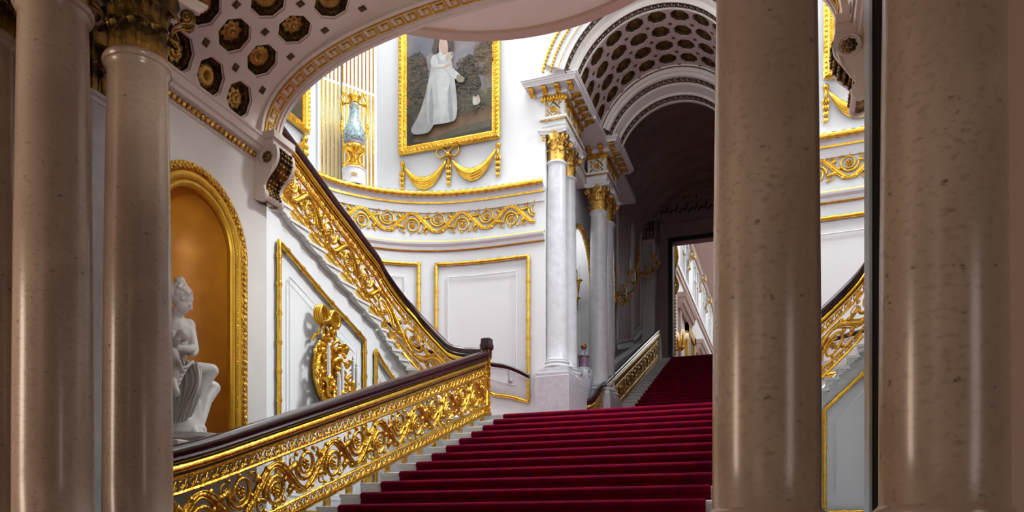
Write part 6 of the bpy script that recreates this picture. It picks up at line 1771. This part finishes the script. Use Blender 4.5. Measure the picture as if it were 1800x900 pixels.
def candelabrum(c, mat, label, arms, s=1.0, out=(1, 0, 0), across=(0, 1, 0)):
    """curled gilt wall light standing out from a wall on the left"""
    root = empty('wall_sconce', c, label, 'wall light')
    O, A, Z = Vector(out), Vector(across), Vector((0, 0, 1))
    V = lambda x, y, z: O * x + A * y + Z * z
    m = MB(); m.tube(catmull([c + V(0.02, 0, 0.45) * s, c + V(0.04, 0, 0.2) * s, c, c + V(0.05, 0, -0.28) * s, c + V(0.02, 0, -0.45) * s], 4), [0.02 * s, 0.03 * s, 0.03 * s, 0.04 * s, 0.045 * s, 0.05 * s, 0.06 * s, 0.065 * s, 0.06 * s, 0.055 * s, 0.05 * s, 0.045 * s, 0.04 * s, 0.035 * s, 0.03 * s, 0.02 * s, 0.012 * s], 8)
    m.ball(c + V(0.03, 0, 0.48) * s, 0.05 * s, 8, 6)
    put(m, 'back_plate', mat, root, True)
    for dx, dy, dz in arms:
        e = c + V(dx, dy, dz) * s; a = c + V(0.05, 0, -0.12) * s
        m = MB(); m.tube(catmull([a, a.lerp(e, 0.4) + V(0, 0, -0.16 * s), a.lerp(e, 0.9) + V(0, 0, -0.14 * s), e], 5), 0.022 * s, 7)
        q = a.lerp(e, 0.4) + V(0, 0, -0.10 * s); m.tube(catmull([q, q + V(0.04, 0.02, 0.07) * s, q + V(0.0, 0.04, 0.10) * s, q + V(-0.03, 0.02, 0.06) * s], 3), 0.014 * s, 6)
        ao = put(m, 'arm', mat, root, True)
        m = MB(); m.lathe([(0.02 * s, -0.08 * s), (0.04 * s, -0.05 * s), (0.03 * s, -0.03 * s), (0.085 * s, 0), (0.085 * s, 0.015 * s), (0.03 * s, 0.02 * s), (0.03 * s, 0.05 * s), (0.01, 0.05 * s)], e, 14); put(m, 'drip_pan', mat, ao, True)
        m = MB(); m.lathe([(0.020 * s, 0.03 * s), (0.020 * s, 0.26 * s), (0.008 * s, 0.28 * s), (0.014 * s, 0.30 * s), (0.003 * s, 0.36 * s)], e, 10); put(m, 'candle', M['bulb'], ao, True, 40)
    return root
c = on_y(1012, 512, 18.34); candelabrum(c, M['goldleaf'], 'gilt candle sconce in the bright alcove between the two column piers', ((0.30, 0.16, 0.14), (0.34, -0.12, 0.10), (0.26, 0.10, -0.26), (0.24, -0.3, 0.2)), 1.0, (0, -1, 0), (1, 0, 0))
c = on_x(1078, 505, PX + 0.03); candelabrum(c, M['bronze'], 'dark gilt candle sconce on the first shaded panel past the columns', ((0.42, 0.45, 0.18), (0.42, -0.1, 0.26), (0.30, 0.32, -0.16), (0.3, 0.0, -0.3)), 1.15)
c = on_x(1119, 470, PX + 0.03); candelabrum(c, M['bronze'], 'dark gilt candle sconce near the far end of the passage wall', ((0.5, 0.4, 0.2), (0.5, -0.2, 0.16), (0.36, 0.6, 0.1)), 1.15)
# blind arch and shaded panels on the left wall of the passage
m = MB(); yc, r, zc = 17.35, 1.02, 5.95
P = [Vector((PX + 0.02, yc - r, LAND))] + [Vector((PX + 0.02, yc + r * math.cos(PI - PI * i / 24), zc + r * math.sin(PI - PI * i / 24))) for i in range(25)] + [Vector((PX + 0.02, yc + r, LAND))]
m.tube(P, 0.06, 8)
Q, L = resample([(p.y, p.z, 0) for p in P], 0.09)
for p in Q: m.ball((PX + 0.075, p.x, p.y), 0.032, 5, 4)
trim(m, M['bronze'], 'gilded leaf moulding of the blind arch between the column piers')
for (ua, ub, va, vb_, lab) in ((1085, 1110, 330, 598, 'first'), (1113, 1126, 360, 575, 'second')):
    a, b = on_x(ua, va, PX + 0.02), on_x(ub, va, PX + 0.02)
    zlo = on_x(ub, vb_, PX).z; zhi = 9.6
    m = MB(); pts = [Vector((PX + 0.015, y, z)) for y, z in ((a.y, zlo - 0.55), (a.y, zhi), (b.y, zhi), (b.y, zlo), (a.y, zlo - 0.55))]
    m.tube(pts, 0.045, 6)
    trim(m, M['cream'], f'shaded panel moulding, {lab} on the passage wall', False)
    m = MB(); n = 9
    for i in range(n):
        q = pts[4].lerp(pts[3], (i + 0.5) / n) + Vector((0.05, 0, -0.14)); m.box(q.x - 0.05, q.x + 0.03, q.y - (b.y - a.y) * 0.03, q.y + (b.y - a.y) * 0.03, q.z - 0.06, q.z + 0.05)
    trim(m, M['white'], f'row of small blocks under the {lab} shaded panel', False)
m = MB(); a, b = on_x(1083, 632, PX), on_x(1126, 600, PX)
m.loft([[(PX - 0.02, y, z - 0.08), (PX + 0.05, y, z - 0.08), (PX + 0.09, y, z), (PX + 0.05, y, z + 0.06), (PX - 0.02, y, z + 0.06)] for y, z in ((17.5, a.z - (a.y - 17.5) * 0.40), (a.y, a.z), (b.y, b.z))]); trim(m, M['cream'], 'sloping dado moulding along the passage wall', False)
m = MB(); x = PX + 0.32
root = empty('pilaster', (PX + 0.2, 25.2, TOP), 'dark shaded pilaster in the far left corner of the passage', 'pilaster')
m = MB(); m.box(PX, PX + 0.42, 24.95, PY1, TOP - 0.3, 9.4); put(m, 'shaft', M['cream'], root)
m = MB()
for k in range(4): m.tube([(PX + 0.07 + 0.09 * k, 24.94, TOP + 0.6), (PX + 0.07 + 0.09 * k, 24.94, 9.3)], 0.02, 6)
put(m, 'reed', M['cream'], root, True)
m = MB(); m.box(PX, PX + 0.5, 24.88, PY1, 9.4, 10.05); put(m, 'capital', M['shaded_plaster'], root)
lf = None
for i in range(4):
    for row in range(2):
        mm = leaf_mesh(0.30 + 0.2 * row, 0.085, 0.0, 0.1)
        o = mm.build('acanthus_leaf', M['coffer'], bpy.data.objects[root.children[-1].name], True)
        o.rotation_euler = (0, 0, -PI / 2); o.location = Vector((PX + 0.07 + 0.11 * i, 24.88, 9.42)) 
# trophy of dark carving in the lunette
root = empty('carved_trophy', (XM, PY1 - 0.05, 11.0), 'dark carved leafy trophy in the shadowed lunette over the doorway', 'carving')
m = MB(); rnd = random.Random(11)
for i in range(34):
    a = rnd.uniform(0.1, PI - 0.1); r = rnd.uniform(0.15, 0.85); c = Vector((XM + r * math.cos(a) * 0.9, PY1 - 0.02, 10.55 + 0.55 * r * math.sin(a) * 0.9))
    m.tube([c, c + Vector((0.1 * math.cos(a), -0.12, 0.12)), c + Vector((0.2 * math.cos(a), -0.08, 0.16 * math.sin(a)))], [0.03, 0.05, 0.01], 5)
put(m, 'leafage', M['coffer'], root, True)

# ------------------------------------------------------------------ the gallery beyond the doorway
GX, GF = -4.3, TOP
GXR = MX(GX)
m = MB(); m.box(-6.5, 2.0, PY1 + 0.5, 62, GF - 0.3, GF); structure(m, 'floor', M['carpet'], label='crimson carpeted floor of the gallery')
gy = lambda u: on_x(u, 500, GX).y
# wall with window openings
wins = [(gy(1197), gy(1209)), (gy(1218.5), gy(1226)), (gy(1233), gy(1238.5)), (gy(1245), gy(1249))]
ZS, ZH = 10.9, 12.65
m = MB(); y = PY1 + 0.4
m.box(GX - 0.3, GX, y, 62, GF, ZS); m.box(GX - 0.3, GX, y, 62, ZH, 16.2)
for a, b in wins: m.box(GX - 0.3, GX, y, a, ZS, ZH); y = b
m.box(GX - 0.3, GX, y, 62, ZS, ZH); structure(m, 'wall_gallery_left', M['white'])
m = MB(); m.box(GXR, GXR + 0.3, PY1 + 0.4, 62, GF, 16.2); structure(m, 'wall_gallery_right', M['white'])
m = MB(); m.box(-6.5, 2, 62, 62.3, GF, 20); structure(m, 'wall_gallery_end', M['white'])
m = MB(); m.box(-6.5, -4.6, PY1 + 0.34, PY1 + 0.5, GF, 16.2); m.box(MX(-4.6), 2, PY1 + 0.34, PY1 + 0.5, GF, 16.2); m.box(-6.5, 2, PY1 + 0.34, PY1 + 0.5, 11.3, 16.2); structure(m, 'wall_gallery_front', M['white'])
for i, (a, b) in enumerate(wins):
    m = MB(); m.box(GX - 0.24, GX - 0.2, a, b, ZS, ZH); w = structure(m, f'window_{i + 2}', M['glass'])
    m = MB()
    for y0, y1, z0, z1 in ((a - 0.12, a + 0.03, ZS - 0.1, ZH + 0.1), (b - 0.03, b + 0.12, ZS - 0.1, ZH + 0.1), (a, b, ZS - 0.1, ZS + 0.05), (a, b, ZH - 0.05, ZH + 0.1), (a + (b - a) * 0.45, a + (b - a) * 0.55, ZS, ZH), (a, b, 11.9, 11.96)): m.box(GX - 0.22, GX + 0.05, y0, y1, z0, z1)
    f = m.build('window_frame', M['white'], w)
zl = on_x(1193, 476, GX).z
for z, p, mt, lab in ((zl, 0.12, 'white', 'upper white string moulding of the gallery wall'), (zl - 0.18, 0.07, 'beige', 'rosy string moulding of the gallery wall')):
    m = MB(); m.box(GX, GX + p, PY1 + 0.5, 62, z - 0.09, z + 0.09); trim(m, M[mt], lab, False)
m = MB(); m.loft([[(GX, y, 12.8), (GX + 0.12, y, 12.8), (GX + 0.16, y, 13.0), (GX + 0.9, y, 13.35), (GX + 0.95, y, 13.5), (GX + 1.2, y, 13.6), (GX + 1.2, y, 13.8), (GX, y, 13.8)] for y in (PY1 + 0.5, 62)]); trim(m, M['beige'], 'deep rosy cornice of the gallery', False)
m = MB(); m.extrude([(GX + 1.1, PY1 + 0.5, 13.7), (GX + 1.4, PY1 + 0.5, 14.6), (GX + 1.25, PY1 + 0.5, 14.6), (GX + 0.9, PY1 + 0.5, 13.7)], (0, 36, 0)); trim(m, M['white'], 'white curb of the gallery skylight', False)
m = MB()
for i in range(26): y = PY1 + 1 + 1.4 * i; m.extrude([(GX + 1.2, y, 14.4), (-1.2, y, 15.6), (-1.2, y, 15.75), (GX + 1.2, y, 14.55)], (0, 0.14, 0))
for t in (0.33, 0.66): m.extrude([(GX + 1.2 + 1.9 * t, PY1 + 0.5, 14.45 + 1.2 * t), (GX + 1.2 + 1.9 * t + 0.12, PY1 + 0.5, 14.5 + 1.2 * t), (GX + 1.2 + 1.9 * t + 0.12, PY1 + 0.5, 14.65 + 1.2 * t), (GX + 1.2 + 1.9 * t, PY1 + 0.5, 14.6 + 1.2 * t)], (0, 36, 0))
trim(m, M['white'], 'white glazing bars of the gallery skylight', False)
m = MB(); m.add([(GX + 1.2, PY1, 14.7), (-1.2, PY1, 15.9), (-1.2, 62, 15.9), (GX + 1.2, 62, 14.7)], [(0, 1, 2, 3)]); m.add([(-1.2, PY1, 15.9), (2, PY1, 14.7), (2, 62, 14.7), (-1.2, 62, 15.9)], [(0, 1, 2, 3)]); structure(m, 'window_6', M['sky'], label='glass of the gallery skylight')
# consoles under the cornice
first = None
for u, v, lab in ((1222, 455, 'nearest gilt scroll console under the gallery cornice'), (1241, 495, 'second gilt scroll console under the gallery cornice'), (1251, 533, 'third gilt scroll console under the gallery cornice')):
    p = on_x(u, v, GX + 0.35)
    if first is None:
        first = empty('gallery_console', (0, 0, 0), lab, 'bracket')
        m = MB(); m.extrude([(0, -0.28, 0.5), (0.55, -0.28, 0.5), (0.62, -0.28, 0.3), (0.5, -0.28, 0.1), (0.25, -0.28, -0.05), (0.12, -0.28, -0.45), (0.16, -0.28, -0.75), (0, -0.28, -0.8)], (0, 0.56, 0)); m.build('scroll_body', M['white'], first)
        m = MB(); 
        for y in (-0.3, 0.3): m.tube([(0.4 + 0.17 * math.cos(a), y, 0.28 + 0.17 * math.sin(a)) for a in (2 * PI * i / 12 for i in range(13))], 0.05, 5); m.tube([(0.3, y, 0.1), (0.16, y, -0.2), (0.12, y, -0.6)], 0.045, 5)
        m.ball((0.5, 0, 0.05), (0.12, 0.25, 0.1), 8, 5); m.ball((0.2, 0, -0.65), (0.1, 0.2, 0.12), 8, 5)
        m.build('gilding', M['goldleaf'], first, True); o = first
    else: o = copy_tree(first); o['label'] = lab
    o.location = (GX, p.y, p.z); o.scale = (0.6, 0.6, 0.6)
# pediments over the gallery doors
for (u0, u1, v0, lab) in ((1191, 1211, 560, 'rosy door pediment moulding nearest the doorway'), (1222, 1241, 605, 'rosy door pediment moulding farther along the gallery')):
    a, b = on_x(u0, v0, GX), on_x(u1, v0, GX)
    ztop = on_x(u0, v0 - 42, GX).z if u0 < 1200 else on_x(u0, v0 - 5, GX).z
    root = empty('door_pediment', (GX, a.y, ztop), lab, 'pediment')
    m = MB(); ym = (a.y + b.y) / 2
    for dz, p in ((0.0, 0.30), (-0.22, 0.22), (-0.42, 0.12)):
        m.extrude([(GX, a.y, ztop + dz - 0.1), (GX + p, a.y, ztop + dz - 0.1), (GX + p + 0.06, a.y, ztop + dz + 0.1), (GX, a.y, ztop + dz + 0.1)], (0, b.y - a.y, 0))
    put(m, 'cornice', M['beige'], root)
    for y0 in (a.y + 0.2, b.y - 0.5): m = MB(); m.box(GX, GX + 0.1, y0, y0 + 0.3, GF, ztop - 0.5); put(m, 'jamb', M['beige'], root)
# gilded picture frame, gilded door frame edge, branched lights
a, b = on_x(1206, 600, GX + 0.05), on_x(1221, 600, GX + 0.05); zt_ = on_x(1206, 571, GX).z
root = empty('gallery_painting', (GX, a.y, GF + 1), 'painting in a plain yellow-gold frame on the far gallery wall', 'painting')
m = MB()
for y0, y1, z0, z1 in ((a.y, a.y + 0.5, GF + 0.8, zt_), (b.y - 0.5, b.y, GF + 0.8, zt_), (a.y, b.y, zt_ - 0.35, zt_), (a.y, b.y, GF + 0.8, GF + 1.1)): m.box(GX, GX + 0.12, y0, y1, z0, z1)
M['yellow'] = material('yellow_gold_paint', (0.72, 0.46, 0.05), 0.5, color2=(0.62, 0.38, 0.04), scale=3)
put(m, 'frame', M['yellow'], root)
m = MB(); m.box(GX, GX + 0.05, a.y + 0.4, b.y - 0.4, GF + 1.0, zt_ - 0.3); put(m, 'canvas', MP['lighttree'], root)
root = empty('gilded_architrave', (DX0 + 0.0, PY1 + 0.75, TOP), 'gilded carved upright just inside the left edge of the gallery doorway', 'moulding')
xg = on_y(1187, 600, PY1 + 0.9).x
m = MB(); m.box(xg - 0.25, xg, PY1 + 0.8, PY1 + 1.0, TOP, 9.9); put(m, 'upright', M['goldflat'], root)
m = MB(); z = TOP + 0.1
while z < 9.8:
    m.ball((xg + 0.0, PY1 + 0.80, z), (0.05, 0.05, 0.05), 6, 4); z += 0.11
m.tube(catmull([(xg, PY1 + 0.78, 8.0), (xg + 0.1, PY1 + 0.76, 8.3), (xg - 0.02, PY1 + 0.76, 8.7), (xg + 0.08, PY1 + 0.76, 9.2), (xg, PY1 + 0.78, 9.7)], 4), 0.06, 6)
put(m, 'carving', M['goldleaf'], root, True)
M['shade'] = material('lit_lamp_shade', (0.85, 0.72, 0.55), 0.6, emit=(1.0, 0.80, 0.58, 0.45))
for u, v, d, lab in ((1197, 596, 31.0, 'branched gilt wall light with lit cream shades nearest the doorway'), (1215, 622, 38.0, 'branched gilt wall light with lit cream shades farther down the gallery')):
    c = on_d(u, v, d); root = empty('branched_light', c, lab, 'wall light')
    m = MB(); m.tube([c + Vector((-0.2, 0, -0.4)), c + Vector((0, 0, -0.45)), c + Vector((0, 0, 0.3))], 0.05, 6); m.ball(c + Vector((0, 0, -0.35)), 0.12, 8, 6)
    P = []
    for k in range(6):
        a = 2 * PI * k / 6; e = c + Vector((0.22 * math.cos(a), 0.30 * math.sin(a), 0.1 * (k % 2) + 0.0)); P.append(e)
        m.tube(catmull([c + Vector((0, 0, -0.3)), c.lerp(e, 0.6) + Vector((0, 0, -0.35)), e], 4), 0.03, 6)
    put(m, 'branches', M['goldleaf'], root, True)
    for e in P:
        m = MB(); m.lathe([(0.11, 0.0), (0.055, 0.2), (0.05, 0.2)], e, 12); put(m, 'lamp_shade', M['shade'], root, True)
